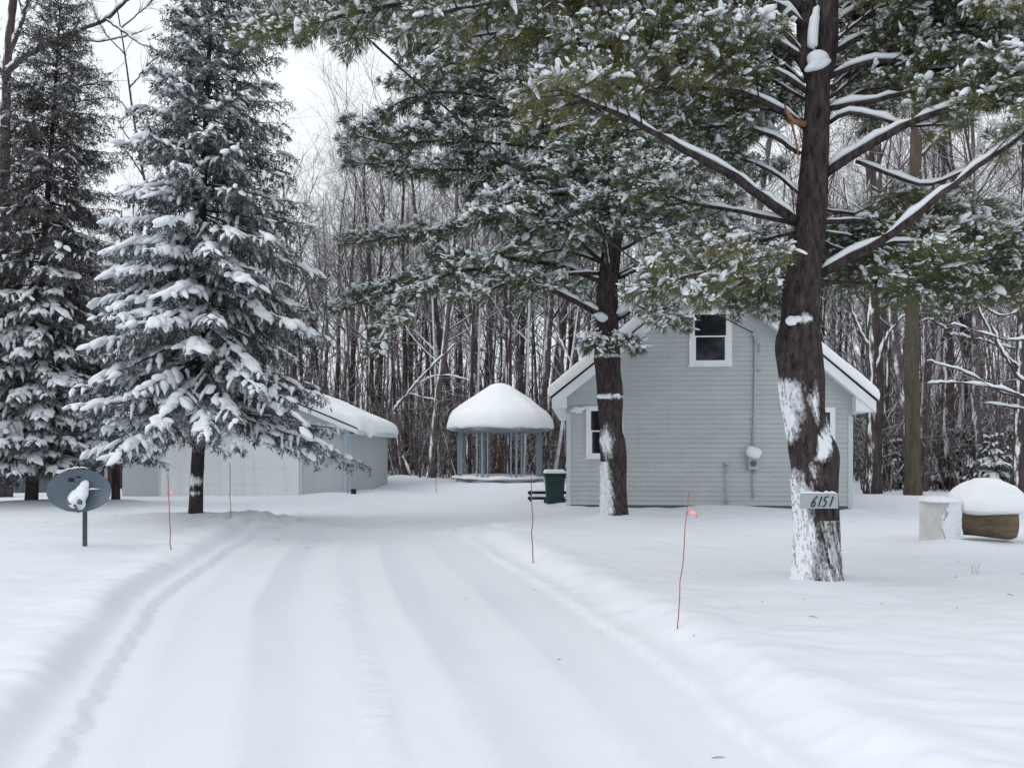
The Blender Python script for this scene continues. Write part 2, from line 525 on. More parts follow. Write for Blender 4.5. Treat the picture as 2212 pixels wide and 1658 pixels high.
def ground_z(x, y, detail=True):
    x, y = np.asarray(x, float), np.asarray(y, float)
    xl, xr = np.interp(y, LE[:, 0], LE[:, 1]), np.interp(y, RE[:, 0], RE[:, 1])
    if detail:
        wob = 0.06 * vnoise(y * 0.5, x * 0 + 3.3, 5) + 0.008 * vnoise(y * 2.7, x * 0 + 8.1, 6)
        xl = xl + wob
        xr = xr + 0.06 * vnoise(y * 0.6, x * 0 + 1.3, 7) + 0.012 * vnoise(y * 2.9, x * 0 + 4.1, 8)
    inside = np.minimum(x - xl, xr - x)                       # >0 on the ploughed way
    far = sstep(15.2, 17.3, y)
    end = 1 - sstep(27.2, 28.6, y)
    lane = 0.115 * far + 0.03 * sstep(18, 26, y)
    side = 0.17 + 0.04 * vnoise(x / 3.1, y / 3.1, 1) + 0.02 * vnoise(x / 1.3, y / 1.1, 2)
    # bank thrown up by the plough, a ledge at its foot, then the sharp cut of the blade
    left = x < (xl + xr) / 2
    ledge = np.where(left, 0.055, 0.045) * (1 - far) + 0.03 * far
    wid = np.where(left, 0.30, 0.42)
    k1 = sstep(-wid - 0.02, -0.02, inside) * end               # bank -> ledge
    cut = 0.16 + 0.025 * vnoise(y * 1.2, x * 0 + 6.6, 21) + (0.025 * vnoise(x / 0.16, y / 0.16, 22) if detail else 0)
    k = sstep(cut - 0.022, cut + 0.022, inside) * end          # ledge -> way
    bh = np.where(left, 0.04, 0.06) * (1 - 0.5 * far)
    berm = bh * np.exp(-((inside + wid + 0.12) / 0.34) ** 2) * end
    z = (side + berm) * (1 - k1) + (lane + ledge) * (k1 - k1 * k) + lane * k * k1
    if detail:
        inn = k * k1
        z = z + (1 - inn) * (1 - 0.75 * np.clip(4 * k1 * (1 - k1) + k1, 0, 1)) * (0.016 * vnoise(x / 0.55, y / 0.42, 3) + 0.013 * vnoise(x / 0.30, y / 0.13, 4) + 0.004 * vnoise(x / 0.1, y / 0.07, 14))
        # lumps on the berm
        lump = np.exp(-((inside + 0.22) / 0.30) ** 2)
        z = z + lump * (0.020 * vnoise(x / 0.27, y / 0.27, 9) + 0.014 * vnoise(x / 0.11, y / 0.11, 10)) * end * np.where(left, 0.4, 0.9)
        # wheel tracks along the way
        t = (x - xl) / (xr - xl)
        tr = np.zeros_like(t)
        for c0, c1, h in TRACKS:
            w_ = 0.004 * np.sin(y * 0.4 + c0 * 20)
            tr = tr - 0.006 * h * (sstep(-0.006, 0.012, t - c0 - w_) - sstep(-0.035, 0.03, t - c1 - w_))
            tr = tr + 0.004 * h * np.exp(-((t - c0 - w_ + 0.012) / 0.010) ** 2)
        crumb = (sstep(-0.03, -0.015, t - 0.465) - sstep(0.015, 0.03, t - 0.465)) * sstep(3, 5, y) * (1 - sstep(10, 13, y))
        z = z + inn * (1 - 0.7 * far) * (tr + crumb * (0.012 + 0.012 * vnoise(x / 0.09, y / 0.09, 11)) + 0.004 * vnoise(x / 0.5, y / 1.6, 12) + 0.003 * vnoise(x / 0.12, y / 0.2, 13))
        z = z + inn * far * (0.02 * vnoise(x / 0.9, y / 0.7, 15) + 0.008 * vnoise(x / 0.22, y / 0.2, 16))
        # loose clods where the way meets the yard
        cl = np.exp(-(((x + 5.0) / 0.9) ** 2 + ((y - 16.9) / 0.6) ** 2)) + 0.6 * np.exp(-(((x + 0.6) / 0.8) ** 2 + ((y - 16.6) / 0.6) ** 2))
        z = z + cl * (0.13 + 0.12 * vnoise(x / 0.18, y / 0.18, 17))
    for mx, my, r, h in ((-6.7, 17.3, 2.0, 0.26), (-4.9, 18.0, 1.2, 0.08), (3.5, 9.6, 0.95, 0.13), (2.3, 19.0, 1.0, 0.14), (-13.1, 22.7, 1.6, 0.2), (-11.4, 24, 1.3, 0.12),
                         (-9.0, 14.0, 2.6, 0.10), (3.4, 7.0, 2.4, 0.05), (1.6, 33, 2.6, 0.22), (-2.2, 37, 3.0, 0.16), (-5.2, 40, 2.0, 0.28), (2.0, 24.8, 0.7, 0.12), (-6.2, 28.1, 0.9, 0.12), (-5.0, 29.5, 1.3, 0.14),
                         (8.7, 21.2, 0.25, 0.12), (7.1, 13.45, 0.5, 0.10), (5.5, 22.0, 0.9, 0.06)):
        z = z + h * np.exp(-((x - mx) ** 2 + (y - my) ** 2) / (r * r))
    z = z - 0.05 * np.exp(-((y - 16.3) / 0.55) ** 2) * sstep(0.1, 0.8, inside)
    rise = sstep(36, 70, y) * 0.5 + sstep(70, 400, y) * 3
    return z + rise


def gz(x, y):
    return float(ground_z(np.array([x]), np.array([y]), True)[0])


def axis(fine_lo, fine_hi, step, lo, hi, grow=1.12):
    a = list(np.arange(fine_lo, fine_hi, step))
    s, x = step, fine_hi
    while x < hi:
        a.append(x)
        s *= grow
        x += s
    a.append(hi)
    s, x, pre = step, fine_lo - step, []
    while x > lo:
        pre.append(x)
        s *= grow
        x -= s
    pre.append(lo)
    return np.array(pre[::-1] + a)


gx = axis(-6.2, 6.0, 0.05, -420, 420, 1.10)
ya = [1.5]
while ya[-1] < 30:
    ya.append(ya[-1] + max(0.03, 0.0085 * ya[-1]))
s = 0.3
while ya[-1] < 500:
    ya.append(ya[-1] + s)
    s *= 1.12
yb = [-40, -30, -22, -16, -11, -8, -6, -4.5, -3.2, -2.2, -1.4, -0.7, -0.1, 0.4, 0.8, 1.15]
gy = np.array(yb + ya)
X, Y = np.meshgrid(gx, gy)
Z = ground_z(X, Y)
nx, ny = len(gx), len(gy)
mb = MB()
ii = np.arange(ny - 1)[:, None] * nx
jj = np.arange(nx - 1)[None, :]
mb.add(np.stack([X, Y, Z], -1).reshape(-1, 3), np.stack([ii + jj, ii + jj + 1, ii + nx + jj + 1, ii + nx + jj], -1).reshape(-1, 4))
# where wheels have packed the snow it is a little greyer
XL, XR = np.interp(Y, LE[:, 0], LE[:, 1]), np.interp(Y, RE[:, 0], RE[:, 1])
T_ = (X - XL) / (XR - XL)
PK = np.zeros_like(X)
for c0_, c1_, h_ in TRACKS:
    w_ = 0.004 * np.sin(Y * 0.4 + c0_ * 20)
    PK = np.maximum(PK, h_ * (sstep(-0.004, 0.008, T_ - c0_ - w_) - sstep(-0.04, 0.04, T_ - c1_ - w_)))
PK = PK * (0.75 + 0.35 * vnoise(X / 0.6, Y / 2.5, 61)) * sstep(3.0, 4.0, Y) * (1 - sstep(14, 17, Y))
m, nt, b = mat_new('ground_snow')
f = noise_tex(nt, 34, 6, 0.65)
f2 = noise_tex(nt, 0.6, 4, 0.6)
at = nt.nodes.new('ShaderNodeAttribute')
at.attribute_name = 'packed'
mix = N_(nt, 'ShaderNodeMix', data_type='RGBA')
nt.links.new(at.outputs['Fac'], mix.inputs['Factor'])
GC = (0.765, 0.798, 0.845)
nt.links.new(ramp(nt, f2, [(0.3, tuple(x * 0.97 for x in GC)), (0.7, GC)]), mix.inputs['A'])
mix.inputs['B'].default_value = (0.668, 0.712, 0.765, 1)
nt.links.new(mix.outputs['Result'], b.inputs['Base Color'])
b.inputs['Roughness'].default_value = 0.65
b.inputs['Specular IOR Level'].default_value = 0.2
bump(nt, b, f, 0.6, 0.007)
M['ground'] = m
g = mb.build('ground', M['ground'])
g.data.attributes.new('packed', 'FLOAT', 'POINT').data.foreach_set('value', PK.ravel().astype(np.float32))
g['kind'] = 'structure'


# ------------------------------------------------------------------ buildings
def siding(mb, O, ux, uy, xl_fn, xr_fn, z0, z1, course=0.125, out=0.024):
    """lapped boards on a wall: O origin, ux along the wall, uy outward normal"""
    z = z0
    while z < z1 - 1e-6:
        zt = min(z + course, z1)
        a0, a1 = xl_fn(z), xr_fn(z)
        b0, b1 = xl_fn(zt), xr_fn(zt)
        if a1 - a0 > 0.02:
            if b1 - b0 < 0.0:
                b0 = b1 = (b0 + b1) / 2
            q = [O + ux * a0 + uy * out + V(0, 0, z), O + ux * a1 + uy * out + V(0, 0, z),
                 O + ux * b1 + uy * 0.002 + V(0, 0, zt), O + ux * b0 + uy * 0.002 + V(0, 0, zt),
                 O + ux * a0 + V(0, 0, z), O + ux * a1 + V(0, 0, z)]
            mb.add(q, [[0, 1, 2, 3], [4, 5, 1, 0]])
        z = zt


def slab(mb, c00, c10, c11, c01, thick, nu=40, nv=24, edge=0.3, amp=0.03, seed=3, over=0.0, sag=None):
    """a closed quilt of snow over the roof plane c00-c10-c11-c01 (u along the eave, v up the slope), edges rounded"""
    c00, c10, c11, c01 = [np.asarray(c, float) for c in (c00, c10, c11, c01)]
    u = 0.5 - 0.5 * np.cos(np.linspace(0, math.pi, nu))
    v = 0.5 - 0.5 * np.cos(np.linspace(0, math.pi, nv))
    U, Vv = np.meshgrid(u, v, indexing='ij')
    B = (c00 * ((1 - U) * (1 - Vv))[..., None] + c10 * (U * (1 - Vv))[..., None] + c11 * (U * Vv)[..., None] + c01 * ((1 - U) * Vv)[..., None])
    lu, lv = np.linalg.norm(c10 - c00), np.linalg.norm(c01 - c00)
    du = np.minimum(U, 1 - U) * lu
    dv = np.minimum(Vv, 1.0) * lv
    f = (1 - (1 - np.clip(du / edge, 0, 1)) ** 2.4) ** 0.5 * (1 - (1 - np.clip(dv / edge, 0, 1)) ** 2.4) ** 0.5
    nrm = unit(np.cross(c10 - c00, c01 - c00))
    if nrm[2] < 0:
        nrm = -nrm
    nz = vnoise(U * lu / 0.9, Vv * lv / 0.9, seed) + 0.5 * vnoise(U * lu / 0.35, Vv * lv / 0.35, seed + 1)
    top = B + nrm * (f * thick * (1 + amp * 4 * nz))[..., None]
    out = unit(np.cross(nrm, c10 - c00))
    if np.dot(out, c00 - c01) < 0:
        out = -out
    bul = np.exp(-(dv / 0.22) ** 2)
    top = top + out * (over * bul * (1 + 0.6 * vnoise(U * lu / 0.7, Vv * 0, seed + 3)))[..., None]
    if sag is not None:
        top[..., 2] -= sag(U * lu) * bul
    bot = B + nrm * 0.004
    bot = bot + out * (over * 0.8 * bul)[..., None]
    if sag is not None:
        bot[..., 2] -= sag(U * lu) * bul * 1.0
    i = np.arange(nu - 1)[:, None] * nv
    j = np.arange(nv - 1)[None, :]
    q = np.stack([i + j, i + nv + j, i + nv + j + 1, i + j + 1], -1).reshape(-1, 4)
    n = nu * nv
    q2 = q[:, ::-1] + n
    rim = []
    for a in range(nu - 1):
        rim += [[a * nv, a * nv + n, (a + 1) * nv + n, (a + 1) * nv], [a * nv + nv - 1, (a + 1) * nv + nv - 1, (a + 1) * nv + nv - 1 + n, a * nv + nv - 1 + n]]
    for c in range(nv - 1):
        rim += [[c, c + 1, c + 1 + n, c + n], [(nu - 1) * nv + c, (nu - 1) * nv + c + n, (nu - 1) * nv + c + 1 + n, (nu - 1) * nv + c + 1]]
    mb.add(np.concatenate([top.reshape(-1, 3), bot.reshape(-1, 3)]), np.concatenate([q, q2, np.array(rim)]))


# ---- the grey house
A = math.radians(4.5)
HU = V(math.cos(A), -math.sin(A), 0)          # along the gable front, left to right
HD = V(math.sin(A), math.cos(A), 0)           # away from the viewer
HC = P(1225, 1098, 22.5)
HC[2] = 0.0


def fac(px, py):
    """point of the gable front seen at a measured spot -> (s, z)"""
    d = V((px - CX) / FPX, 1, -(py - HY) / FPX)
    n = -HD
    t = np.dot(HC - V(0, 0, EYE), n) / np.dot(d, n)
    p = V(0, 0, EYE) + d * t
    return float(np.dot(p - HC, HU)), float(p[2])


W = fac(1840, 1000)[0]
sP, zP = fac(1541, 606)                       # underside of the rakes at the ridge
sL, zL = fac(1193, 884)                       # left eave end
sR, zR = fac(1882, 892)
house = thing('house', 'grey clapboard house with snowy gable roof and one dark attic window', 'house', HC)
HDEP = 9.5


def slopeL(z):
    return sL + (z - zL) / (zP - zL) * (sP - sL)


def slopeR(z):
    return sR + (z - zR) / (zP - zR) * (sP - sR)


mb = MB()
zb = 0.10
siding(mb, HC, HU, -HD, lambda z: max(0.0, slopeL(z - 0.05)), lambda z: min(W, slopeR(z - 0.05)), zb + 0.16, zP, 0.128)
for O, ux, uy in ((HC + HD * HDEP, -HD, -HU), (HC + HU * W, HD, HU)):
    zt = 2.9
    siding(mb, O, ux, uy, lambda z: 0.0, lambda z: HDEP, zb + 0.16, zt, 0.128)
back = HC + HD * HDEP
siding(mb, back + HU * W, -HU, HD, lambda z: max(0.0, W - slopeR(z)), lambda z: min(W, W - slopeL(z)), zb + 0.16, zP, 0.128)
mb.build('wall', M['siding'], house, smooth=False)
mb = MB()
Mh = np.stack([HU, HD, V(0, 0, 1)], 1)
box(mb, (0.01, 0.012, -0.3), (W - 0.01, HDEP, zb + 0.165), Mh, HC)
mb.build('foundation', M['foundation'], house, smooth=False)
for sa, sb, nm in ((-0.02, 0.10, 'corner_board'), (W - 0.10, W + 0.02, 'corner_board')):
    mb = MB()
    zt = min(slopeL(0), 9) if False else (2.72 if sa < 1 else 2.62)
    box(mb, (sa, -0.035, 0.2), (sb, 0.12, zt), Mh, HC)
    mb.build('corner_board', M['corner'], house, smooth=False)
# roof: two decks, rake boards, soffits and the snow on them
OV = 0.34
mb = MB()
mt = MB()
ms = MB()
for (s0, z0, s1, z1, sg) in ((sL, zL, sP, zP, 1), (sR, zR, sP, zP, -1)):
    e0 = HC + HU * s0 + V(0, 0, z0) - HD * OV
    e1 = HC + HU * s1 + V(0, 0, z1) - HD * OV
    L = HDEP + OV + 0.3
    nrm = unit(np.cross(HD, e1 - e0))
    if nrm[2] < 0:
        nrm = -nrm
    # rake board on the front edge
    rb = 0.22
    q0, q1 = e0, e1
    up = V(0, 0, 1) * (rb / max(nrm[2], 0.3))
    fr = -HD * 0.03
    mt.add([q0 + fr, q1 + fr, q1 + up + fr, q0 + up + fr, q0, q1, q1 + up, q0 + up],
           [[0, 1, 2, 3], [4, 7, 6, 5], [0, 4, 5, 1], [3, 2, 6, 7], [0, 3, 7, 4], [1, 5, 6, 2]])
    # soffit under the overhang
    so = V(0, 0, 0.035)
    mt.add([e0 + so, e1 + so, e1 + HD * OV + so, e0 + HD * OV + so], [[0, 1, 2, 3]])
    # eave side: fascia and soffit running back
    lo = e0 + V(0, 0, 0.02)
    inn = HU * ((abs(sL) if sg > 0 else W - sR) * 1.0 + sg * 0.04) if sg > 0 else HU * (W - sR - 0.04)
    mt.add([lo, lo + HD * L, lo + HD * L + up * 0.95, lo + up * 0.95], [[0, 1, 2, 3]])
    mt.add([lo + V(0, 0, 0.01), lo + HD * L + V(0, 0, 0.01), lo + HD * L + inn + V(0, 0, 0.03), lo + inn + V(0, 0, 0.03)], [[0, 1, 2, 3]])
    sw = 0.0 if sg > 0 else W
    zw = z0 + (sw - s0) / (s1 - s0) * (z1 - z0)
    tri = [e0 + V(0, 0, 0.012), HC + HU * sw - HD * OV + V(0, 0, z0 + 0.03), HC + HU * sw - HD * OV + V(0, 0, zw + 0.05), e0 + V(0, 0, 0.06)]
    mt.add([p_ + HD * 0.012 for p_ in tri], [[0, 1, 2, 3]])
    mt.add([tri[1] + HD * 0.012, tri[2] + HD * 0.012, tri[2] + HD * OV, tri[1] + HD * OV], [[0, 1, 2, 3]])
    # deck with a thin dark shingle edge
    a0, a1 = e0 + up - HD * 0.05 - HU * sg * 0.05, e1 + up - HD * 0.05
    th = V(0, 0, 0.035)
    mb.add([a0, a1, a1 + HD * L, a0 + HD * L, a0 + th, a1 + th, a1 + HD * L + th, a0 + HD * L + th],
           [[0, 1, 2, 3], [4, 7, 6, 5], [0, 4, 5, 1], [1, 5, 6, 2], [2, 6, 7, 3], [3, 7, 4, 0]])
    b0, b1 = a0 + th + HU * sg * 0.02 + HD * 0.02, a1 + th + HD * 0.02
    slab(ms, b0, b0 + HD * L, b1 + HD * L, b1, 0.30, 50, 30, 0.24, 0.03, 31 + int(sg), over=0.03)
mt.build('rake_board', M['trim'], house, smooth=False)
rf = mb.build('roof', M['shingle'], house, smooth=False)
ms.build('snow_layer', M['roof_snow'], rf)


def window(px0, py0, px1, py1, fw=0.14, name='window', label=None):
    s0, z1 = fac(px0, py0)
    s1, z0 = fac(px1, py1)
    mf = MB()
    for lo, hi in (((s0, z0), (s0 + fw, z1)), ((s1 - fw, z0), (s1, z1)), ((s0 + fw, z1 - fw), (s1 - fw, z1)), ((s0 + fw, z0), (s1 - fw, z0 + fw * 0.9))):
        box(mf, (lo[0], -0.055, lo[1]), (hi[0], 0.02, hi[1]), Mh, HC)
    w = mf.build('window', M['trim'], house, smooth=False, label=label)
    mg = MB()
    box(mg, (s0 + fw, -0.034, z0 + fw * 0.9), (s1 - fw, -0.028, z1 - fw), Mh, HC)
    mg.build('pane', M['glass'], w, smooth=False)
    zm = (z0 + z1) / 2 + 0.02
    mr = MB()
    box(mr, (s0 + fw, -0.048, zm - 0.018), (s1 - fw, -0.036, zm + 0.018), Mh, HC)
    for sx in (s0 + fw, s1 - fw - 0.03):
        box(mr, (sx, -0.044, z0 + fw * 0.9), (sx + 0.03, -0.036, zm - 0.018), Mh, HC)
    mr.build('sash', M['trim'], w, smooth=False)
    mk = MB()
    box(mk, (s0 - 0.03, -0.075, z0 - 0.035), (s1 + 0.03, -0.0, z0), Mh, HC)
    mk.build('sill', M['trim'], w, smooth=False)
    return s0, s1, z0, z1


window(1488, 668, 1580, 789, 0.15, label='square dark attic window high in the gable')
window(1266, 877, 1346, 988, 0.13)
window(1722, 880, 1803, 990, 0.13)


def fp(px, py, out=0.0):
    s_, z_ = fac(px, py)
    return HC + HU * s_ + V(0, 0, z_) - HD * out


# conduit, meter, vent pipe
mb = MB()
tube(mb, [fp(1630, 724, 0.06), fp(1630, 800, 0.06), fp(1629, 880, 0.06), fp(1625, 975, 0.06)], 0.032, 10)
tube(mb, [fp(1630, 738, 0.06), fp(1630, 724, 0.07), fp(1626, 719, 0.14), fp(1622, 724, 0.19)], 0.045, 10)
mb.build('conduit', M['metal_grey'], house)
mb = MB()
tube(mb, [fp(1640, 762, 0.05), fp(1640, 742, 0.05)], 0.018, 8)
mb.build('cable_gland', M['metal_grey'], house)
for xa, xb, yy in ((1634, 1645, 800), (1620, 1632, 905)):
    mb = MB()
    box(mb, (fac(xa, yy)[0], -0.06, fac(xa, yy)[1]), (fac(xb, yy)[0], -0.02, fac(xa, yy)[1] + 0.03), Mh, HC)
    mb.build('conduit_clip', M['metal_grey'], house)
mb = MB()
s0, z1 = fac(1612, 972)
s1, z0 = fac(1638, 1014)
box(mb, (s0 + 0.02, -0.17, z0), (s1 - 0.02, -0.017, z1), Mh, HC)
mtr = bevel(mb.build('meter_box', M['metal_grey'], house, smooth=False), 0.012)
mb = MB()
c = HC + HU * (s0 + s1) / 2 - HD * 0.17 + V(0, 0, z0 + 0.17)
tube(mb, [c, c - HD * 0.04, c - HD * 0.08, c - HD * 0.1], [0.075, 0.075, 0.07, 0.03], 16)
mb.build('meter_dial', M['pole'], mtr)
mb = MB()
blobs(mb, [c + V(0, 0, 0.26), c + V(-0.07, 0.02, 0.33)], [[1, 0, 0], [1, 0.2, 0]], [[0.19, 0.14, 0.14], [0.13, 0.12, 0.11]], ICO3, 0.16, 0.9)
mb.build('snow_cap', M['snow'], mtr)
mb = MB()
tube(mb, [fp(1626, 1014, 0.06), fp(1626, 1076, 0.06)], 0.026, 8)
mb.build('lower_conduit', M['metal_grey'], house)
mb = MB()
tube(mb, [fp(1568, 1004, 0.09), fp(1568, 1088, 0.09)], 0.024, 8)
tube(mb, [fp(1568, 1003, 0.09), fp(1568, 998, 0.09)], [0.07, 0.05], 10)
tube(mb, [fp(1568, 1085, 0.09), fp(1578, 1090, 0.09)], 0.03, 8)
mb.build('vent_pipe', M['metal_grey'], house)
# little floodlight left of the lower window, capped with snow
mb = MB()
box(mb, (fac(1243, 890)[0], -0.16, fac(1243, 890)[1] - 0.03), (fac(1258, 890)[0], -0.0, fac(1243, 890)[1] + 0.05), Mh, HC)
fl = mb.build('porch_lamp', M['trim'], house, smooth=False)
mb = MB()
blobs(mb, [fp(1250, 884, 0.12), fp(1238, 887, 0.12), fp(1262, 882, 0.1)], [[1, 0, 0]] * 3, [[0.14, 0.1, 0.06], [0.08, 0.08, 0.06], [0.08, 0.08, 0.05]], ICO3, 0.2, 0.8)
mb.build('snow_cap', M['snow'], fl)

# ---- service cable
cb = [P(1626, 722, 22.2) - HD * 0.2]
e0, e1 = cb[0], V(-6.3, 5.2, 9.6)
pts = []
for t in np.linspace(0, 1, 60):
    p = e0 * (1 - t) + e1 * t
    p[2] -= 4 * 0.85 * t * (1 - t)
    pts.append(p)
mb = MB()
tube(mb, pts, 0.016, 6)
cab = mb.build('power_cable', M['cable'])
tag(cab, 'thin black power cable slanting across the sky down to the house gable', 'cable')

# ---- garage
GD = 28.3
gx0, gx1 = (265 - CX) / FPX * GD, (752 - CX) / FPX * GD
GB = 37.2
garage = thing('garage', 'low pale grey garage with wide door and thick roof snow behind the spruce', 'garage', V((gx0 + gx1) / 2, GD, 0))
gc = (gx0 + gx1) / 2
gw = (gx1 - gx0) / 2
zE, pit = 2.42, 0.42
O = V(gx0, GD, 0)
dl = (346 - CX) / FPX * GD - gx0
dr = (650 - CX) / FPX * GD - gx0
dtop = 2.28
mb = MB()
UX, UY = V(1, 0, 0), V(0, -1, 0)
siding(mb, O, UX, UY, lambda z: 0.0, lambda z: dl, 0.0, dtop, 0.105)
siding(mb, O, UX, UY, lambda z: dr, lambda z: 2 * gw, 0.0, dtop, 0.105)
siding(mb, O, UX, UY, lambda z: max(0, (z - zE) / pit), lambda z: min(2 * gw, 2 * gw - (z - zE) / pit), dtop, zE + gw * pit, 0.105)
siding(mb, V(gx1, GD, 0), V(0, 1, 0), V(1, 0, 0), lambda z: 0.0, lambda z: GB - GD, 0.0, zE, 0.105)
siding(mb, V(gx0, GB, 0), V(0, -1, 0), V(-1, 0, 0), lambda z: 0.0, lambda z: GB - GD, 0.0, zE, 0.105)
siding(mb, V(gx1, GB, 0), V(-1, 0, 0), V(0, 1, 0), lambda z: max(0, (z - zE) / pit), lambda z: min(2 * gw, 2 * gw - (z - zE) / pit), 0.0, zE + gw * pit, 0.105)
mb.build('wall', M['garage_siding'], garage, smooth=False)
mb = MB()
zz = [0.0, 0.55, 0.553, 1.12, 1.123, 1.69, 1.693, dtop]
for k in range(0, 8, 2):
    box(mb, (gx0 + dl + 0.05, GD - 0.05, zz[k]), (gx0 + dr - 0.05, GD + 0.02, zz[k + 1]))
mb.build('garage_door', M['door_white'], garage, smooth=False)
mb = MB()
box(mb, (gx0 + dl - 0.06, GD - 0.035, 0), (gx0 + dl + 0.045, GD + 0.01, dtop + 0.1))
box(mb, (gx0 + dr - 0.045, GD - 0.035, 0), (gx0 + dr + 0.06, GD + 0.01, dtop + 0.1))
box(mb, (gx0 + dl + 0.047, GD - 0.035, dtop + 0.003), (gx0 + dr - 0.047, GD + 0.01, dtop + 0.1))
mb.build('door_frame', M['corner'], garage, smooth=False)
mb = MB()
box(mb, (gx1 - 0.10, GD - 0.03, 0), (gx1 + 0.02, GD + 0.09, zE + 0.02))
mb.build('corner_board', M['corner'], garage, smooth=False)
mb = MB()
tube(mb, [V(gx1 + 0.12, GD - 0.22, zE + 0.05), V(gx1 + 0.08, GD - 0.13, zE - 0.12), V(gx1 - 0.05, GD - 0.08, zE - 0.3), V(gx1 - 0.06, GD - 0.08, 1.2), V(gx1 - 0.06, GD - 0.08, 0.16), V(gx1 + 0.04, GD - 0.2, 0.1)], 0.06, 8)
mb.build('downspout', M['spout'], garage)
mr, mf, ms = MB(), MB(), MB()
ov = 0.38
rz = zE + gw * pit
for sg in (-1, 1):
    ex = gc + sg * (gw + ov)
    ez = zE - ov * pit
    th = V(0, 0, 0.05)
    y0, y1 = GD - 0.35, GB + 0.35
    a = [V(ex, y0, ez + 0.16), V(gc, y0, rz + 0.16), V(gc, y1, rz + 0.16), V(ex, y1, ez + 0.16)]
    mr.add(a + [p + th for p in a], [[0, 1, 2, 3], [4, 7, 6, 5], [0, 4, 5, 1], [1, 5, 6, 2], [2, 6, 7, 3], [3, 7, 4, 0]])
    mf.add([V(ex, y0, ez), V(gc, y0, rz), V(gc, y0, rz + 0.158), V(ex, y0, ez + 0.158)], [[0, 1, 2, 3]])
    mf.add([V(ex, y0, ez), V(ex, y1, ez), V(ex, y1, ez + 0.158), V(ex, y0, ez + 0.158)], [[0, 1, 2, 3]])
    mf.add([V(ex, y0, ez + 0.01), V(ex, y1, ez + 0.01), V(ex - sg * ov, y1, ez + 0.012), V(ex - sg * ov, y0, ez + 0.012)], [[0, 1, 2, 3]])
    mf.add([V(ex, y0, ez + 0.02), V(gc, y0, rz + 0.02), V(gc, GD, rz + 0.02), V(ex, GD, ez + 0.02)], [[0, 1, 2, 3]])
    b0, b1 = V(ex, y0 + 0.02, ez + 0.212), V(gc, y0 + 0.02, rz + 0.212)
    slab(ms, b0, b0 + V(0, y1 - y0, 0), b1 + V(0, y1 - y0, 0), b1, 0.36, 60, 30, 0.34, 0.04, 51 + sg, over=0.10,
         sag=lambda d: 0.06 + 0.22 * np.exp(-((d - 2.0) / 0.9) ** 2))
mf.build('fascia', M['trim'], garage, smooth=False)
rf = mr.build('roof', M['shingle'], garage, smooth=False)
ms.build('snow_layer', M['roof_snow'], rf)
mb = MB()
box(mb, (gx1 + 0.16, GD - 0.35, 0.18), (gx1 + 0.32, GD - 0.2, 0.42))
bevel(tag(mb.build('bucket', M['dark_wood'], None, smooth=False), 'small dark bucket half buried beside the garage downspout', 'bucket'), 0.02)

# ---- low grey shed far left, with a red-boarded wing
SD = 31.0
shed = thing('shed', 'dark grey low shed at the left edge behind the spruces', 'shed', P(60, 1062, SD))
x0, x1 = (-160 - CX) / FPX * SD, (140 - CX) / FPX * SD
mb = MB()
for k, xa in enumerate(np.arange(x0, x1 - 0.01, 0.3)):
    box(mb, (xa, SD - 0.012 * (k % 2), 0), (min(xa + 0.296, x1), SD + 4, 1.85))
mb.build('wall', M['shed'], shed, smooth=False)
mb = MB()
xm = (x0 + x1) / 2
for sg in (-1, 1):
    a = [V(xm + sg * ((x1 - x0) / 2 + 0.3), SD - 0.3, 1.8), V(xm, SD - 0.3, 3.0), V(xm, SD + 4.3, 3.0), V(xm + sg * ((x1 - x0) / 2 + 0.3), SD + 4.3, 1.8)]
    mb.add(a + [p + V(0, 0, 0.06) for p in a], [[0, 1, 2, 3], [4, 7, 6, 5], [0, 4, 5, 1], [1, 5, 6, 2], [2, 6, 7, 3], [3, 7, 4, 0]])
mb.add([V(x0, SD + 0.01, 1.85), V(x1, SD + 0.01, 1.85), V(xm, SD + 0.01, 2.98)], None, [[0, 1, 2]])
rf = mb.build('roof', M['shed'], shed, smooth=False)
mb = MB()
for sg in (-1, 1):
    b0, b1 = V(xm + sg * ((x1 - x0) / 2 + 0.3), SD - 0.3, 1.87), V(xm, SD - 0.3, 3.07)
    slab(mb, b0, b0 + V(0, 4.6, 0), b1 + V(0, 4.6, 0), b1, 0.3, 24, 16, 0.28, 0.04, 61 + sg, over=0.05)
mb.build('snow_layer', M['roof_snow'], rf)
RD = 32.5
wood = thing('woodshed', 'weathered red board shed between the spruce trunks', 'shed', P(225, 1050, RD))
mb = MB()
x0, x1 = (158 - CX) / FPX * RD, (246 - CX) / FPX * RD
for k, xa in enumerate(np.arange(x0, x1 - 0.01, 0.2)):
    box(mb, (xa, RD - 0.01 * (k % 2), 0), (min(xa + 0.19, x1), RD + 1.5, 1.75))
mb.build('wall', M['redwood'], wood, smooth=False)
mb = MB()
box(mb, (x0 - 0.2, RD - 0.25, 1.752), (x1 + 0.15, RD + 1.7, 1.82))
rf = mb.build('roof', M['dark_wood'], wood, smooth=False)
mb = MB()
slab(mb, V(x0 - 0.2, RD - 0.25, 1.825), V(x1 + 0.15, RD - 0.25, 1.825), V(x1 + 0.15, RD + 1.7, 1.84), V(x0 - 0.2, RD + 1.7, 1.84), 0.28, 24, 20, 0.25, 0.05, 77)
mb.build('snow_layer', M['roof_snow'], rf)
mb = MB()
for px in (170, 212, 230):
    xx = (px - CX) / FPX * RD
    box(mb, (xx - 0.05, RD - 0.07, 0.0), (xx + 0.06, RD - 0.012, 1.74))
mb.build('post', M['corner'], wood, smooth=False)

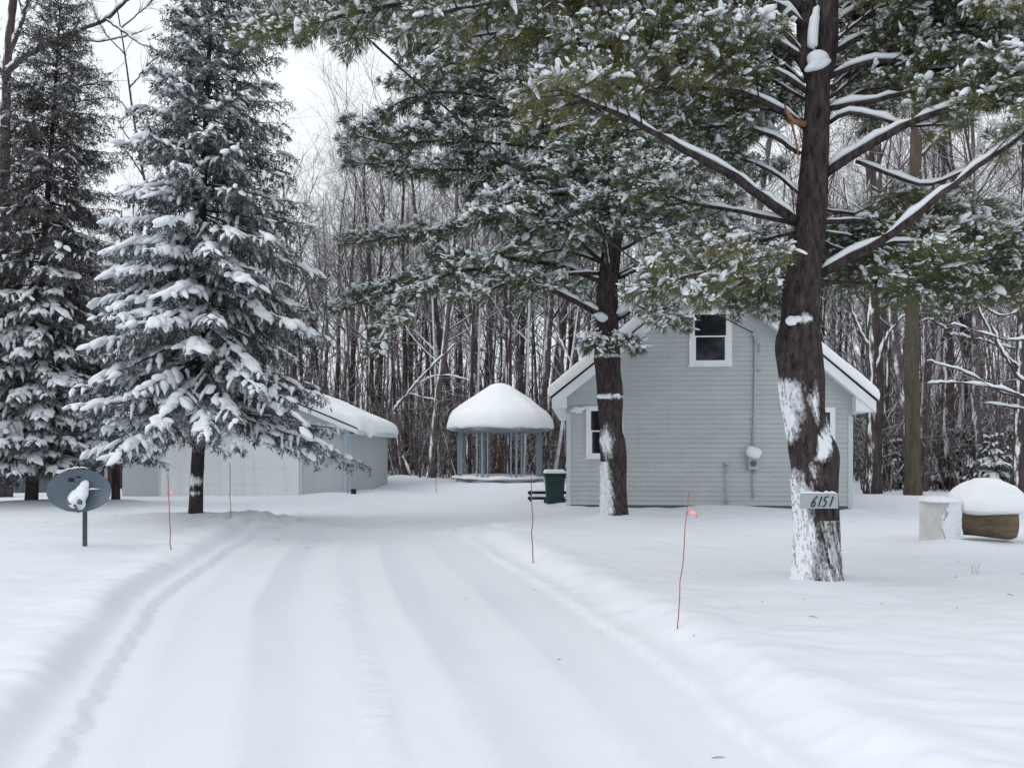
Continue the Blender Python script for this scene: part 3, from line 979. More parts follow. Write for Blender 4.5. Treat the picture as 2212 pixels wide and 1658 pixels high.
# ---- gazebo
ZD = 37.6
gzc = P(1080, 1050, ZD)
gzx = gzc[0]
gaz = thing('gazebo', 'open blue-grey gazebo under a huge dome of snow', 'gazebo', V(gzx, ZD, gz(gzx, ZD)))
ze = EYE + (HY - 928) / FPX * ZD
zf = 0.42
mb = MB()
ang = [math.pi / 8 + k * math.pi / 4 for k in range(8)]
ring = lambda r, z: [V(gzx + r * math.cos(a), ZD + r * math.sin(a), z) for a in ang]
lo, hi = ring(2.1, -0.3), ring(2.1, zf)
mb.add(lo + hi + [V(gzx, ZD, zf)], [[k, (k + 1) % 8, 8 + (k + 1) % 8, 8 + k] for k in range(8)], [[16, 8 + k, 8 + (k + 1) % 8] for k in range(8)])
fl = mb.build('floor', M['blue_paint'], gaz, smooth=False)
mb = MB()
th = np.linspace(0, 2 * math.pi, 64, endpoint=False)
prof = [(0.0, 0.16), (1.2, 0.15), (1.8, 0.17), (2.08, 0.12), (2.16, 0.03), (2.0, 0.0)]
vs = []
for r, h in prof:
    rr = r * (1 / np.maximum(np.cos((th - math.pi / 8 + math.pi / 8) % (math.pi / 4) - math.pi / 8), 0.9)) * 0.95
    vs.append(np.stack([gzx + rr * np.cos(th), ZD + rr * np.sin(th), zf + 0.004 + h + 0.03 * vnoise(np.cos(th) * r * 1.5, np.sin(th) * r * 1.5, 81)], -1))
n = 64
q = [[a * n + k, a * n + (k + 1) % n, (a + 1) * n + (k + 1) % n, (a + 1) * n + k] for a in range(len(prof) - 1) for k in range(n)]
mb.add(np.concatenate(vs), q)
mb.build('snow_layer', M['roof_snow'], fl)
for k, a in enumerate(ang):
    a2 = a
    R = np.array([[math.cos(a2), -math.sin(a2), 0], [math.sin(a2), math.cos(a2), 0], [0, 0, 1]])
    o = V(gzx, ZD, 0)
    mb = MB()
    box(mb, (1.87, -0.04, zf), (1.95, 0.04, ze - 0.02), R, o)
    pst = mb.build('post', M['blue_paint'], gaz, smooth=False)
    mb = MB()
    for sg in (-1, 1):
        box(mb, (1.88, sg * 0.25 - 0.025, zf), (1.93, sg * 0.25 + 0.025, ze - 0.02), R, o)
        for zz in (ze - 0.45, ze - 0.3):
            box(mb, (1.895, min(sg * 0.05, sg * 0.225), zz), (1.915, max(sg * 0.05, sg * 0.225), zz + 0.035), R, o)
    mb.build('lattice', M['blue_paint'], pst, smooth=False)
mb = MB()
r0, r1 = ring(2.02, ze - 0.16), ring(2.02, ze)
mb.add(r0 + r1, [[k, (k + 1) % 8, 8 + (k + 1) % 8, 8 + k] for k in range(8)])
r0, r1 = ring(1.9, ze - 0.16), ring(1.9, ze)
mb.add(r0 + r1, [[k, 8 + k, 8 + (k + 1) % 8, (k + 1) % 8] for k in range(8)])
mb.build('top_rail', M['blue_paint'], gaz, smooth=False)
mb = MB()
r0, r1, r2 = ring(2.38, ze - 0.06), ring(2.38, ze + 0.06), [V(gzx, ZD, ze + 1.25)]
mb.add(r0 + r1 + r2 + [V(gzx, ZD, ze + 1.1)], [[k, (k + 1) % 8, 8 + (k + 1) % 8, 8 + k] for k in range(8)], [[16, 8 + k, 8 + (k + 1) % 8] for k in range(8)] + [[17, (k + 1) % 8, k] for k in range(8)])
rf = mb.build('roof', M['blue_paint'], gaz, smooth=False)
mb = MB()
prof = [(0.0, 2.10), (0.2, 2.09), (0.42, 2.0), (0.85, 1.72), (1.35, 1.38), (1.8, 1.07), (2.1, 0.84), (2.26, 0.62), (2.36, 0.36), (2.41, 0.16), (2.40, 0.06), (2.3, 0.03)]
n = 96
th = np.linspace(0, 2 * math.pi, n, endpoint=False)
vs = []
for r, h in prof:
    oct_ = 1 / np.cos((th % (math.pi / 4)) - math.pi / 8)
    k = 1 + 0.35 * (oct_ / 1.05 - 1)
    nzv = 0.04 * vnoise(np.cos(th) * r * 1.6 + 5, np.sin(th) * r * 1.6 + h, 83) + 0.014 * vnoise(np.cos(th) * r * 5 + 5, np.sin(th) * r * 6 + h * 4, 84)
    rr = r * k * (1 + nzv * 0.4)
    vs.append(np.stack([gzx + rr * np.cos(th), ZD + rr * np.sin(th), ze + h + nzv], -1))
q = [[a * n + k, a * n + (k + 1) % n, (a + 1) * n + (k + 1) % n, (a + 1) * n + k] for a in range(len(prof) - 1) for k in range(n)]
mb.add(np.concatenate(vs), q)
mb.build('snow_dome', M['roof_snow'], rf)

# ---- wheelie bin and the low rails behind it
BD = 24.2
bp = P(1198, 1094, BD)
bz = gz(bp[0], BD)
binn = thing('wheelie_bin', 'dark green wheelie bin with a thin snow lid beside the house corner', 'bin', V(bp[0], BD, bz))
o = V(bp[0], BD, bz - 0.06)
mb = MB()
w0, w1 = 0.235, 0.30
ht = 0.86
prof = [(w0, 0.0), (w0 + 0.02, 0.3), (w1 - 0.015, 0.8), (w1 - 0.01, ht)]
vs = []
for w, h in prof:
    vs += [o + V(-w, -w * 1.1, h), o + V(w, -w * 1.1, h), o + V(w, w * 1.1, h), o + V(-w, w * 1.1, h)]
mb.add(vs, [[a * 4 + k, a * 4 + (k + 1) % 4, a * 4 + 4 + (k + 1) % 4, a * 4 + 4 + k] for a in range(3) for k in range(4)] + [[3, 2, 1, 0], [12, 13, 14, 15]])
body = bevel(mb.build('body', M['bin'], binn, smooth=False), 0.03, 3)
mb = MB()
box(mb, (-w1 - 0.03, -w1 * 1.1 - 0.04, ht + 0.002), (w1 + 0.03, w1 * 1.1 + 0.05, ht + 0.055), None, o)
lid = bevel(mb.build('lid', M['bin'], binn, smooth=False), 0.02, 3)
mb = MB()
slab(mb, o + V(-w1 - 0.02, -w1 - 0.06, ht + 0.056), o + V(w1 + 0.03, -w1 - 0.06, ht + 0.056), o + V(w1 + 0.03, w1, ht + 0.06), o + V(-w1 - 0.02, w1, ht + 0.06), 0.085, 20, 16, 0.1, 0.05, 90)
mb.build('snow_cap', M['snow'], lid)
mb = MB()
box(mb, (-0.13, -w1 * 1.1 - 0.012, 0.6), (0.13, -w1 * 1.1 + 0.04, 0.64), None, o)
mb.build('front_grip', M['bin'], binn, smooth=False)
mb = MB()
box(mb, (-w1, w1 * 1.1, 0.78), (w1, w1 * 1.1 + 0.09, 0.83), None, o)
mb.build('handle', M['bin'], binn, smooth=False)
for sg in (-1, 1):
    mb = MB()
    tube(mb, [o + V(sg * 0.24, w0 * 1.1, 0.09), o + V(sg * 0.30, w0 * 1.1, 0.09)], 0.1, 16)
    mb.build('wheel', M['black'], binn)
rl = thing('low_fence', 'low dark two-rail fence half buried in snow behind the green bin', 'fence', P(1175, 1080, 25.4))
for py in (1065, 1077):
    a, c = P(1140, py - 2, 25.6), P(1232, py, 25.3)
    mb = MB()
    box(mb, (a[0], 25.42, a[2] - 0.042), (c[0], 25.47, a[2] + 0.042))
    rr = mb.build('rail', M['dark_wood'], rl, smooth=False)
    mb = MB()
    ridge(mb, resample([a + V(0, -0.1, 0.05), (a + c) / 2 + V(0, -0.1, 0.05), c + V(0, -0.1, 0.06)], 0.08), 0.05, 0.035)
    mb.build('snow_cap', M['snow'], rr)
for px in (1146, 1226):
    a = P(px, 1060, 25.5)
    mb = MB()
    box(mb, (a[0] - 0.035, 25.472, -0.1), (a[0] + 0.035, 25.54, a[2] + 0.03))
    mb.build('fence_post', M['dark_wood'], rl, smooth=False)

# ---- satellite dish
DD = 13.2
dc = P(176, 1062, DD)
dish = thing('satellite_dish', 'blue-grey oval satellite dish on a pole with a lump of snow in it', 'satellite dish', V(dc[0], DD, gz(dc[0], DD)))
tilt = math.radians(14)
nrm = unit(V(0.16, -math.cos(tilt), math.sin(tilt)))
dx = unit(np.cross(V(0, 0, 1), nrm))
dx = -dx if dx[0] < 0 else dx
dyv = unit(np.cross(nrm, dx))
dyv = dyv if dyv[2] > 0 else -dyv
ra, rb = 0.465, 0.335
mb = MB()
rows = np.linspace(0, 1, 14)
n = 64
th = np.linspace(0, 2 * math.pi, n, endpoint=False)
fr, bk = [], []
rot = math.radians(-3)
for r in rows:
    ex = np.cos(th) * ra * r
    ey = np.sin(th) * rb * r
    X2, Y2 = ex * math.cos(rot) - ey * math.sin(rot), ex * math.sin(rot) + ey * math.cos(rot)
    p = dc + X2[:, None] * dx + Y2[:, None] * dyv + nrm * (0.12 * r * r)
    fr.append(p)
    bk.append(p - nrm * 0.014)
rim = [fr[-1] + nrm * 0.004 + (fr[-1] - dc) * 0.02, bk[-1] + (bk[-1] - dc) * 0.02]
allr = fr + rim + bk[::-1]
q = [[a * n + k, a * n + (k + 1) % n, (a + 1) * n + (k + 1) % n, (a + 1) * n + k] for a in range(len(allr) - 1) for k in range(n)]
mb.add(np.concatenate(allr), q)
refl = mb.build('reflector', M['dish'], dish)
mb = MB()
D2 = lambda u, v, h: dc + dx * u + dyv * v + nrm * (0.12 * ((u / ra) ** 2 + (v / rb) ** 2) + h)
gq = []
nu = 8
uu, vv = np.linspace(-0.19, -0.105, nu), np.linspace(0.155, 0.215, nu)
for a in uu:
    for c in vv:
        gq.append(D2(a + 0.12 * (c - 0.18), c, 0.003))
mb.add(gq, [[i * nu + j, (i + 1) * nu + j, (i + 1) * nu + j + 1, i * nu + j + 1] for i in range(nu - 1) for j in range(nu - 1)])
gq = [D2(a, c, 0.003) for a in np.linspace(-0.075, -0.005, nu) for c in np.linspace(0.215, 0.24, nu)]
mb.add(gq, [[i * nu + j, (i + 1) * nu + j, (i + 1) * nu + j + 1, i * nu + j + 1] for i in range(nu - 1) for j in range(nu - 1)])
mb.build('emblem', M['black'], refl)
mb = MB()
f1_ = dc + nrm * 0.42 - V(0, 0, 0.27) + dx * 0.03
pts = [D2(u, v, 0.03) for u, v in ((-0.36, 0.24), (-0.27, 0.29), (-0.15, 0.325), (0, 0.345), (0.12, 0.34))]
ridge(mb, resample([p + V(0, 0, 0.008) for p in pts], 0.03), 0.014, 0.012, 6, 0.3)
blobs(mb, [f1_ + V(0, -0.02, 0.06), D2(-0.03, -0.13, 0.06), D2(0.035, 0.04, 0.05), D2(0.02, -0.05, 0.08), D2(-0.07, -0.19, 0.05), D2(0.04, -0.22, 0.04)], [dx + dyv * 0.1] + [dyv * 1.0 + dx * 0.15] * 5,
      [[0.07, 0.07, 0.06], [0.19, 0.15, 0.08], [0.135, 0.085, 0.06], [0.16, 0.13, 0.085], [0.09, 0.10, 0.06], [0.09, 0.09, 0.055]], ICO3, 0.12, 1.0)
mb.build('snow_lump', M['snow'], refl)
mb = MB()
f0 = D2(0.02, -0.345, 0.0)
f1 = dc + nrm * 0.42 - V(0, 0, 0.27) + dx * 0.03
tube(mb, [f0, (f0 + f1) / 2, f1], 0.018, 8)
am = mb.build('feed_arm', M['pole'], dish)
mb = MB()
R = np.stack([dx, nrm, dyv], 1)
for k in (-1, 0, 1):
    box(mb, (-0.03 + k * 0.075, -0.05, -0.03), (0.03 + k * 0.075, 0.06, 0.04), R, f1 + V(0, 0, 0.03))
bevel(mb.build('feed_head', M['pole'], am, smooth=False), 0.012)
mb = MB()
ridge(mb, [D2(0.10, 0.01, 0.05), D2(0.16, 0.02, 0.045), D2(0.22, 0.025, 0.03), D2(0.30, 0.035, 0.01)], [0.02, 0.03, 0.02, 0.006], [0.035, 0.03, 0.018, 0.006], 8, 0.1)
mb.build('snow_streak', M['snow'], refl)
mb = MB()
pb = P(175, 1177, DD)
tube(mb, [V(pb[0], DD + 0.12, gz(pb[0], DD) - 0.3), V(pb[0], DD + 0.12, 1.0), V(pb[0] + 0.01, DD + 0.1, dc[2] - 0.15), V(dc[0], DD + 0.06, dc[2])], 0.036, 12)
mb.build('pole', M['pole'], dish)
mb = MB()
box(mb, (-0.07, 0.0, -0.14), (0.07, 0.13, 0.14), None, V(dc[0], DD + 0.0, dc[2]))
mb.build('bracket', M['pole'], dish, smooth=False)


# ---- marker stakes
def stake(label, top, bot, d, mat, r=0.011, flag=None, seed=0):
    a, c = P(*bot, d), P(*top, d)
    a[2] = min(a[2], gz(a[0], a[1])) - 0.05
    t = thing('marker_stake', label, 'stake', a, 'driveway marker stakes')
    mb = MB()
    r_ = np.random.default_rng(seed)
    pts = np.array([a + (c - a) * s + V(r_.normal(0, 0.006), 0, 0) for s in np.linspace(0, 1, 9)])
    tube(mb, pts, np.linspace(r, r * 0.8, 9), 8)
    mb.build('rod', mat, t)
    if flag:
        n0, ln, dr_ = flag
        mb = MB()
        nu, nv = 14, 6
        base = a + (c - a) * n0
        gv = []
        for i in range(nu):
            for j in range(nv):
                u, v = i / (nu - 1), j / (nv - 1)
                w = 0.06 * (1 - 0.55 * u)
                gv.append(base + V(u * ln, -0.02 + 0.03 * math.sin(u * 5 + j * 0.3) , -(v - 0.2) * w - dr_ * u * u + 0.006 * math.sin(j * 2 + u * 9)))
        mb.add(gv, [[i * nv + j, (i + 1) * nv + j, (i + 1) * nv + j + 1, i * nv + j + 1] for i in range(nu - 1) for j in range(nv - 1)])
        f_ = mb.build('flag', M['flag'], t)
        sm = f_.modifiers.new('thick', 'SOLIDIFY')
        sm.thickness = 0.003
    return t


stake('tall leaning orange stake with a pink flag, nearest the camera', (1487, 1062), (1461, 1356), 7.35, M['stake'], 0.005, (0.88, 0.085, 0.05), 1)
stake('thin straight stake between the driveway edge and the green bin', (1147, 1030), (1152, 1210), 12.1, M['stake_dull'], 0.008, None, 2)
stake('orange stake with a faded pink flag in front of the garage door', (363, 1022), (370, 1187), 13.0, M['stake'], 0.0085, (0.78, 0.1, 0.03), 3)
stake('thin dull stake just right of the spruce trunk', (497, 998), (498, 1138), 16.4, M['stake_dull'], 0.008, None, 4)
stake('tiny stake far off between garage and gazebo', (942, 1034), (942, 1076), 30.0, M['stake_dull'], 0.012, None, 5)

# ---- log with a dome of snow, and the pale block beside it
LD = 14.0
lg = thing('log', 'short thick brown log lying under a big dome of snow', 'log', P(2140, 1160, LD))
mb = MB()
pA, pB = P(2072, 1124, LD + 0.12), P(2194, 1132, LD - 0.15)
n = 28
th = np.linspace(0, 2 * math.pi, n, endpoint=False)
ax = unit(pB - pA)
sd = unit(np.cross(ax, V(0, 0, 1)))
upv = np.cross(sd, ax)
rg = []
for k, t in enumerate(np.linspace(0, 1, 16)):
    c = pA + (pB - pA) * t
    r = (0.225 + 0.04 * t) * (1 + 0.05 * vnoise(np.cos(th) * 2 + t * 3, np.sin(th) * 2 + 1, 95)) * (1 - 0.16 * max(0, (t - 0.9) / 0.1))
    rg.append(c + sd * (np.cos(th) * r)[:, None] + upv * (np.sin(th) * r)[:, None])
mb.add(np.concatenate(rg), [[a * n + k, a * n + (k + 1) % n, (a + 1) * n + (k + 1) % n, (a + 1) * n + k] for a in range(15) for k in range(n)])
bd = mb.build('trunk_section', M['log'], lg)
mb = MB()
for e, s_ in ((rg[0], -1), (rg[-1], 1)):
    c = e.mean(0) + ax * 0.01 * s_
    mb = MB()
    mb.add(np.concatenate([e + ax * 0.003 * s_, c[None]]), None, [[n, k, (k + 1) % n] if s_ > 0 else [n, (k + 1) % n, k] for k in range(n)])
    mb.build('cut_face', M['logend'], lg, smooth=False)
mb = MB()
vt, ft = ICO3
c = P(2122, 1096, LD + 0.15)
v = vt.copy()
v[:, 2] = np.where(v[:, 2] < 0, v[:, 2] * 0.30, np.sign(v[:, 2]) * np.abs(v[:, 2]) ** 0.9)
v = v * (1 + 0.08 * vnoise(v[:, 0] * 1.7 + 3, v[:, 1] * 1.7 + v[:, 2], 97)[:, None] + 0.025 * vnoise(v[:, 0] * 6 + 3, v[:, 1] * 6 + v[:, 2] * 5, 98)[:, None])
v[:, 0] = np.sign(v[:, 0]) * np.abs(v[:, 0]) ** 0.88
mb.add(c + V(0.05, 0, 0) + v * V(0.62, 0.58, 0.47), None, ft)
mb.build('snow_dome', M['roof_snow'], lg)
blk = thing('wooden_block', 'pale upright block plastered with snow beside the log', 'block', P(2043, 1150, LD - 0.35))
mb = MB()
bc = P(2043, 1150, LD - 0.25)
r = 0.31
ht = EYE + (HY - 1085) / FPX * (LD - 0.3)
bot = -0.1
vs, ph0 = [], math.radians(-110)
N8 = 4
for zz, sc in ((bot, 1.0), (0.5, 1.0), (ht - 0.02, 1.0), (ht, 0.95)):
    vs += [V(bc[0] + r * sc * math.cos(ph0 + k * 2 * math.pi / N8), bc[1] + 0.2 + r * sc * math.sin(ph0 + k * 2 * math.pi / N8), zz) for k in range(N8)]
vs.append(V(bc[0], bc[1] + 0.2, ht))
mb.add(vs, [[a * N8 + k, a * N8 + (k + 1) % N8, (a + 1) * N8 + (k + 1) % N8, (a + 1) * N8 + k] for a in range(3) for k in range(N8)], [[4 * N8, 3 * N8 + k, 3 * N8 + (k + 1) % N8] for k in range(N8)])
mb.build('core', M['block'], blk, smooth=False)
mb = MB()
blobs(mb, [V(bc[0], bc[1] + 0.2, ht + 0.01)], [[1, 0, 0]], [[0.32, 0.32, 0.09]], ICO3, 0.1, 0.3)
f_a = V(bc[0] + r * math.cos(ph0), bc[1] + 0.2 + r * math.sin(ph0), 0)
f_b = V(bc[0] + r * math.cos(ph0 + math.pi / 2), bc[1] + 0.2 + r * math.sin(ph0 + math.pi / 2), 0)
fd = unit(f_b - f_a)
FP = lambda t, z: f_a + (f_b - f_a) * t + V(0, 0, z)
fn_ = unit(np.cross(fd, V(0, 0, 1)))
TT, ZZ = np.meshgrid(np.linspace(-0.04, 1.03, 70), np.linspace(-0.05, ht + 0.0, 80), indexing='ij')
mk = 0.80 - 1.2 * np.abs(TT - 0.55) - 1.1 * np.clip(ZZ - 0.62, 0, 1) * 2 + 0.9 * np.clip(0.34 - ZZ, 0, 1) + 0.45 * vnoise(TT * 5, ZZ * 6, 131) + 0.25 * vnoise(TT * 17, ZZ * 17, 132)
off = 0.006 + 0.055 * np.clip(mk, 0, 1) ** 0.8 + 0.10 * np.clip(0.22 - ZZ, 0, 1)
vv_ = f_a + (f_b - f_a) * TT[..., None] + np.stack([0 * ZZ, 0 * ZZ, ZZ], -1) + fn_ * off[..., None]
i_ = np.arange(69)[:, None] * 80
j_ = np.arange(79)[None, :]
qq_ = np.stack([i_ + j_, i_ + 80 + j_, i_ + 81 + j_, i_ + 1 + j_], -1).reshape(-1, 4)
mb.add(vv_.reshape(-1, 3), qq_[(mk.reshape(-1)[qq_] > 0).sum(1) >= 3])
mb.build('snow_cap', M['snow'], blk)


# ------------------------------------------------------------------ trees
def set_dust(o, d, start=0):
    a = np.zeros(len(o.data.vertices), np.float32)
    if d is not None:
        a[start:start + len(d)] = d
    o.data.attributes.new('dust', 'FLOAT', 'POINT').data.foreach_set('value', a)


def hero_trunk(tab, d, mask=None, seed=0, cols=72, relief=0.035, snow_t=0.028, ztop=None):
    """trunk from a table (row, left, right) measured on the photo; mask(u,row)->-1..1 says where snow is plastered"""
    tab = sorted(tab, key=lambda r: -r[0])
    ys = np.array([r[0] for r in tab], float)
    rows = np.arange(ys[0], ys[-1], -2.6)
    o = np.argsort(ys)
    l = np.interp(rows, ys[o], np.array([r[1] for r in tab], float)[o])
    r_ = np.interp(rows, ys[o], np.array([r[2] for r in tab], float)[o])
    k = np.ones(9) / 9
    pad = lambda a: np.convolve(np.pad(a, 4, mode='edge'), k, mode='valid')
    l, r_ = pad(l), pad(r_)
    ph = np.linspace(-math.pi, math.pi, cols, endpoint=False)
    cxs = ((l + r_) / 2 - CX) / FPX * d
    rad = (r_ - l) / 2 / FPX * d
    zz = EYE - (rows - HY) / FPX * d
    PH, ZZ = np.meshgrid(ph, zz)
    RD_ = rad[:, None] * np.ones_like(PH)
    rid = 1 - np.abs(vnoise(np.cos(PH) * 6 + seed, np.sin(PH) * 6 + ZZ * 1.3, 100 + seed)) * 2
    rid2 = vnoise(np.cos(PH) * 13 + seed, np.sin(PH) * 13 + ZZ * 5, 101 + seed)
    rid3 = 1 - 2 * np.abs(vnoise(np.cos(PH) * 11 + seed, np.sin(PH) * 11 + ZZ * 2.2 + 4, 103 + seed))
    rr = RD_ * (1 + relief * (0.6 * rid + 0.5 * rid2 + 0.7 * rid3))
    rr = rr * (1 + 0.25 * np.exp(-(ZZ - zz[0]) / 0.12))
    Xx = cxs[:, None] + rr * np.sin(PH)
    Yy = d - rr * np.cos(PH)
    v = np.stack([Xx, Yy, ZZ], -1)
    m_, n_ = PH.shape
    i = np.arange(m_ - 1)[:, None] * n_
    j = np.arange(n_)[None, :]
    j2 = (j + 1) % n_
    q = np.stack([i + j, i + j2, i + n_ + j2, i + n_ + j], -1).reshape(-1, 4)
    wood, snow = MB(), MB()
    wood.add(v.reshape(-1, 3), q)
    if mask is not None:
        U = np.sin(PH)
        U = np.where(np.cos(PH) < 0, np.sign(U) * (2 - np.abs(U)) * np.where(U < 0, 0.9, 1.2), U)
        nz = 0.55 * vnoise(np.cos(PH) * 3 + 9, np.sin(PH) * 3 + ZZ * 3.2, 110 + seed) + 0.45 * vnoise(np.cos(PH) * 9, np.sin(PH) * 9 + ZZ * 9, 111 + seed)
        fine_ = vnoise(np.cos(PH) * 24 + 3, np.sin(PH) * 24 + ZZ * 26, 112 + seed)
        mk = np.minimum(mask(U, rows[:, None] * np.ones_like(PH)), 0.42) + 0.5 * nz - 0.12 * rid - 0.2 * rid3 + 0.40 * fine_ - 0.14
        off = 0.004 + snow_t * np.clip(mk, 0, 1.0) ** 0.7
        ro = rr + np.where(mk > 0, off, -0.01)
        v2 = np.stack([cxs[:, None] + ro * np.sin(PH), d - ro * np.cos(PH), ZZ], -1)
        mf_ = mk.reshape(-1)
        keep = (mf_[q] > -0.02).sum(1) >= 3
        snow.add(v2.reshape(-1, 3), q[keep])
    wood.dust = np.clip((np.minimum(mask(U, rows[:, None] * np.ones_like(PH)), 0.6) + 0.45 * nz) * 0.5 + 0.5, 0, 0.8).ravel() if mask is not None else None
    axisf = lambda row: V(float(np.interp(row, rows[::-1], cxs[::-1])), d, EYE - (row - HY) / FPX * d)
    return wood, snow, axisf


def pine_limb(W_, S_, NP, ND, pts, r0, r1, f0=0.3, sub=0.8, gap=0.2, tgap=0.1, snow=1.0, tdens=1.0, rise=0.0, snowr=None):
    """one limb: wood into W_, snow beads into S_, needle spray positions into NP/ND"""
    wl = W_
    W_ = MB()
    wl.append(W_)
    pts = resample(pts, 0.12)
    m = len(pts)
    L = np.linalg.norm(np.diff(pts, axis=0), axis=1).sum()
    wob = RNG.normal(0, 0.012, (m, 3)).cumsum(0) * 0.5
    wob -= np.linspace(0, 1, m)[:, None] * wob[-1]
    pts = pts + wob
    rad = np.linspace(r0, r1, m)
    tube(W_, pts, rad, 8)
    if snow > 0:
        a = 0
        while a < m - 3:
            ln = int(RNG.integers(6, 16))
            seg = pts[a:a + ln]
            if len(seg) > 3 and (snow >= 1.0 or RNG.random() < 0.88):
                rr = rad[a:a + len(seg)]
                ridge(S_, seg + V(0, 0, 1) * (rr * 0.75)[:, None], (rr * 0.85 + 0.012) * snow, (rr * 0.55 + 0.022) * snow, 8, 0.2)
            a += max(3, ln - 1)
    s = f0 * L
    side = 1
    cum = np.concatenate([[0], np.cumsum(np.linalg.norm(np.diff(pts, axis=0), axis=1))])
    while s < L:
        t = s / L
        p = np.array([np.interp(s, cum, pts[:, k]) for k in range(3)])
        i = min(m - 2, int(t * (m - 1)))
        d = unit(pts[min(i + 2, m - 1)] - pts[max(i - 1, 0)])
        sd = unit(np.cross(d, V(0, 0, 1))) * side
        ang = RNG.uniform(0.5, 1.15)
        dd = unit(d * math.cos(ang) + sd * math.sin(ang) + V(0, 0, RNG.normal(0.08 + rise, 0.36)))
        ln = sub * (1 - 0.55 * max(0, (t - f0) / (1 - f0 + 1e-6)) ** 1.3) * RNG.uniform(0.55, 1.15)
        n = max(3, int(ln / 0.12) + 1)
        ss = np.linspace(0, 1, n)
        q = p + dd * (ss * ln)[:, None] + V(0, 0, -0.10 * ln) * (ss ** 2)[:, None] + RNG.normal(0, 0.012, (n, 3)) * ss[:, None]
        tube(W_, q, np.linspace(0.010, 0.004, n), 4, cap=False)
        x = 0.22 * ln
        sg = 1
        while x < ln:
            u = x / ln
            b_ = p + dd * x + V(0, 0, -0.10 * ln * u * u)
            tw = unit(dd * RNG.uniform(0.5, 1) + np.cross(dd, V(0, 0, 1)) * sg * RNG.uniform(0.3, 1.1) + V(0, 0, RNG.normal(0.12, 0.3)))
            tl = RNG.uniform(0.06, 0.20)
            e = b_ + tw * tl
            NP.append(e)
            ND.append(tw)
            if tl > 0.12:
                NP.append(b_ + tw * tl * 0.45)
                ND.append(tw)
                tw2 = unit(tw + RNG.normal(0, 0.5, 3))
                NP.append(b_ + tw * tl * 0.7 + tw2 * 0.08)
                ND.append(tw2)
            sg = -sg
            x += tgap / tdens * RNG.uniform(0.7, 1.3)
        NP.append(q[-1])
        ND.append(dd)
        side = -side
        s += gap * RNG.uniform(0.7, 1.3)
    NP.append(pts[-1])
    ND.append(unit(pts[-1] - pts[-2]))


def finish_pine(root, W_, S_, NP, ND, mat, bark, K, L, Wd, bs, prob, limb_name='limbs'):
    NP, ND = np.array(NP), np.array(ND)
    Nd = MB()
    needles(Nd, NP, ND, K, L, Wd, 0.75)
    Sn = MB()
    for rnd, big in ((0, 1.0), (1, 0.75), (2, 0.6), (3, 0.6)):
        pick = RNG.random(len(NP)) < prob
        k_ = int(pick.sum())
        c = NP[pick] + unit(ND[pick]) * (L * RNG.uniform(-0.1, 0.75, (k_, 1))) + RNG.normal(0, 0.22 * L, (k_, 3)) * (rnd > 0) + V(0, 0, 0.26 * L)
        dr_ = unit(ND[pick] * V(1, 1, 0.6) + RNG.normal(0, 0.4, (k_, 3)) + V(0, 0, -0.2))
        sc = big * bs * np.exp(RNG.normal(0, 0.42, (k_, 1))).clip(0.4, 2.2) * np.stack([RNG.uniform(0.8, 1.9, k_), RNG.uniform(0.45, 0.85, k_), RNG.uniform(0.35, 0.65, k_)], -1)
        blobs(Sn, c, dr_, sc, ICO2 if rnd == 0 else ICO1, 0.45, 0.6)
    Sn.v += S_.v
    base = Sn.n
    Sn.q += [q + base for q in S_.q]
    Sn.t += [t + base for t in S_.t]
    Sn.n += S_.n
    for w_ in W_:
        w_.build('limb', bark, root)
    Nd.build('foliage', mat, root, smooth=False)
    Sn.build('snow_clumps', M['snow'], root)


# ---- near pine with the number sign
TA = 9.6
tabA = [(1275, 1712, 1818), (1250, 1716, 1814), (1180, 1718, 1812), (1100, 1718, 1808), (1060, 1716, 1806), (1000, 1711, 1809), (980, 1708, 1809), (960, 1706, 1803), (930, 1703, 1786), (880, 1692, 1777), (820, 1686, 1779), (760, 1677, 1773), (735, 1677, 1769),
        (700, 1688, 1767), (640, 1692, 1768), (560, 1706, 1774), (480, 1721, 1783), (380, 1728, 1787), (300, 1735, 1789), (200, 1742, 1791), (140, 1744, 1793), (120, 1748, 1790)]


def maskA(u, y):
    m = np.full_like(u, -1.0)

    def lay(u_edge, y0, y1, soft=0.35, ys=18, gain=1.0):
        a = np.clip((u_edge - u) / soft, -1, 1)
        b_ = np.minimum(sstep(y0 - ys, y0 + ys, y), 1 - sstep(y1 - ys, y1 + ys, y))
        return np.where(b_ > 0.02, a * gain * b_ - (1 - b_), -1.0)

    m = np.maximum(m, lay(np.interp(y, [985, 1040, 1063, 1100, 1130, 1160, 1260], [-1.1, -0.75, -0.42, -0.58, -0.48, -0.40, -0.45]), 1000, 1400, 0.6))
    m = np.maximum(m, np.where((y > 1120) & (y < 1255), 0.12 - 0.5 * np.abs(u - 0.30), -1))
    m = np.maximum(m, lay(np.interp(y, [800, 830, 880, 910, 970], [-0.8, -0.5, -0.40, -0.6, -1.1]), 818, 965, 0.5, 24))
    m = np.maximum(m, 0.5 - 2.2 * np.abs(u - 0.28) - np.abs(y - 868) / 60)
    m = np.maximum(m, 0.7 - np.abs((y - (985 - 55 * (u + 0.2))) / 26) - 1.3 * np.clip(0.12 - u, 0, 9))
    m = np.maximum(m, 0.75 - 1.9 * np.abs(u + 0.16) - np.abs(y - 694) / 14)
    m = np.maximum(m, 0.45 - 3.0 * np.abs(u + 0.35 - (y - 1000) * 0.002) - np.abs(y - 1015) / 45)
    return m


pineA = thing('pine_tree', 'large near pine with a crooked snow-plastered trunk and a number sign', 'tree', P(1764, 1250, TA))
wd, sn, axA = hero_trunk(tabA, TA, maskA, 1, 170, 0.035, 0.022)
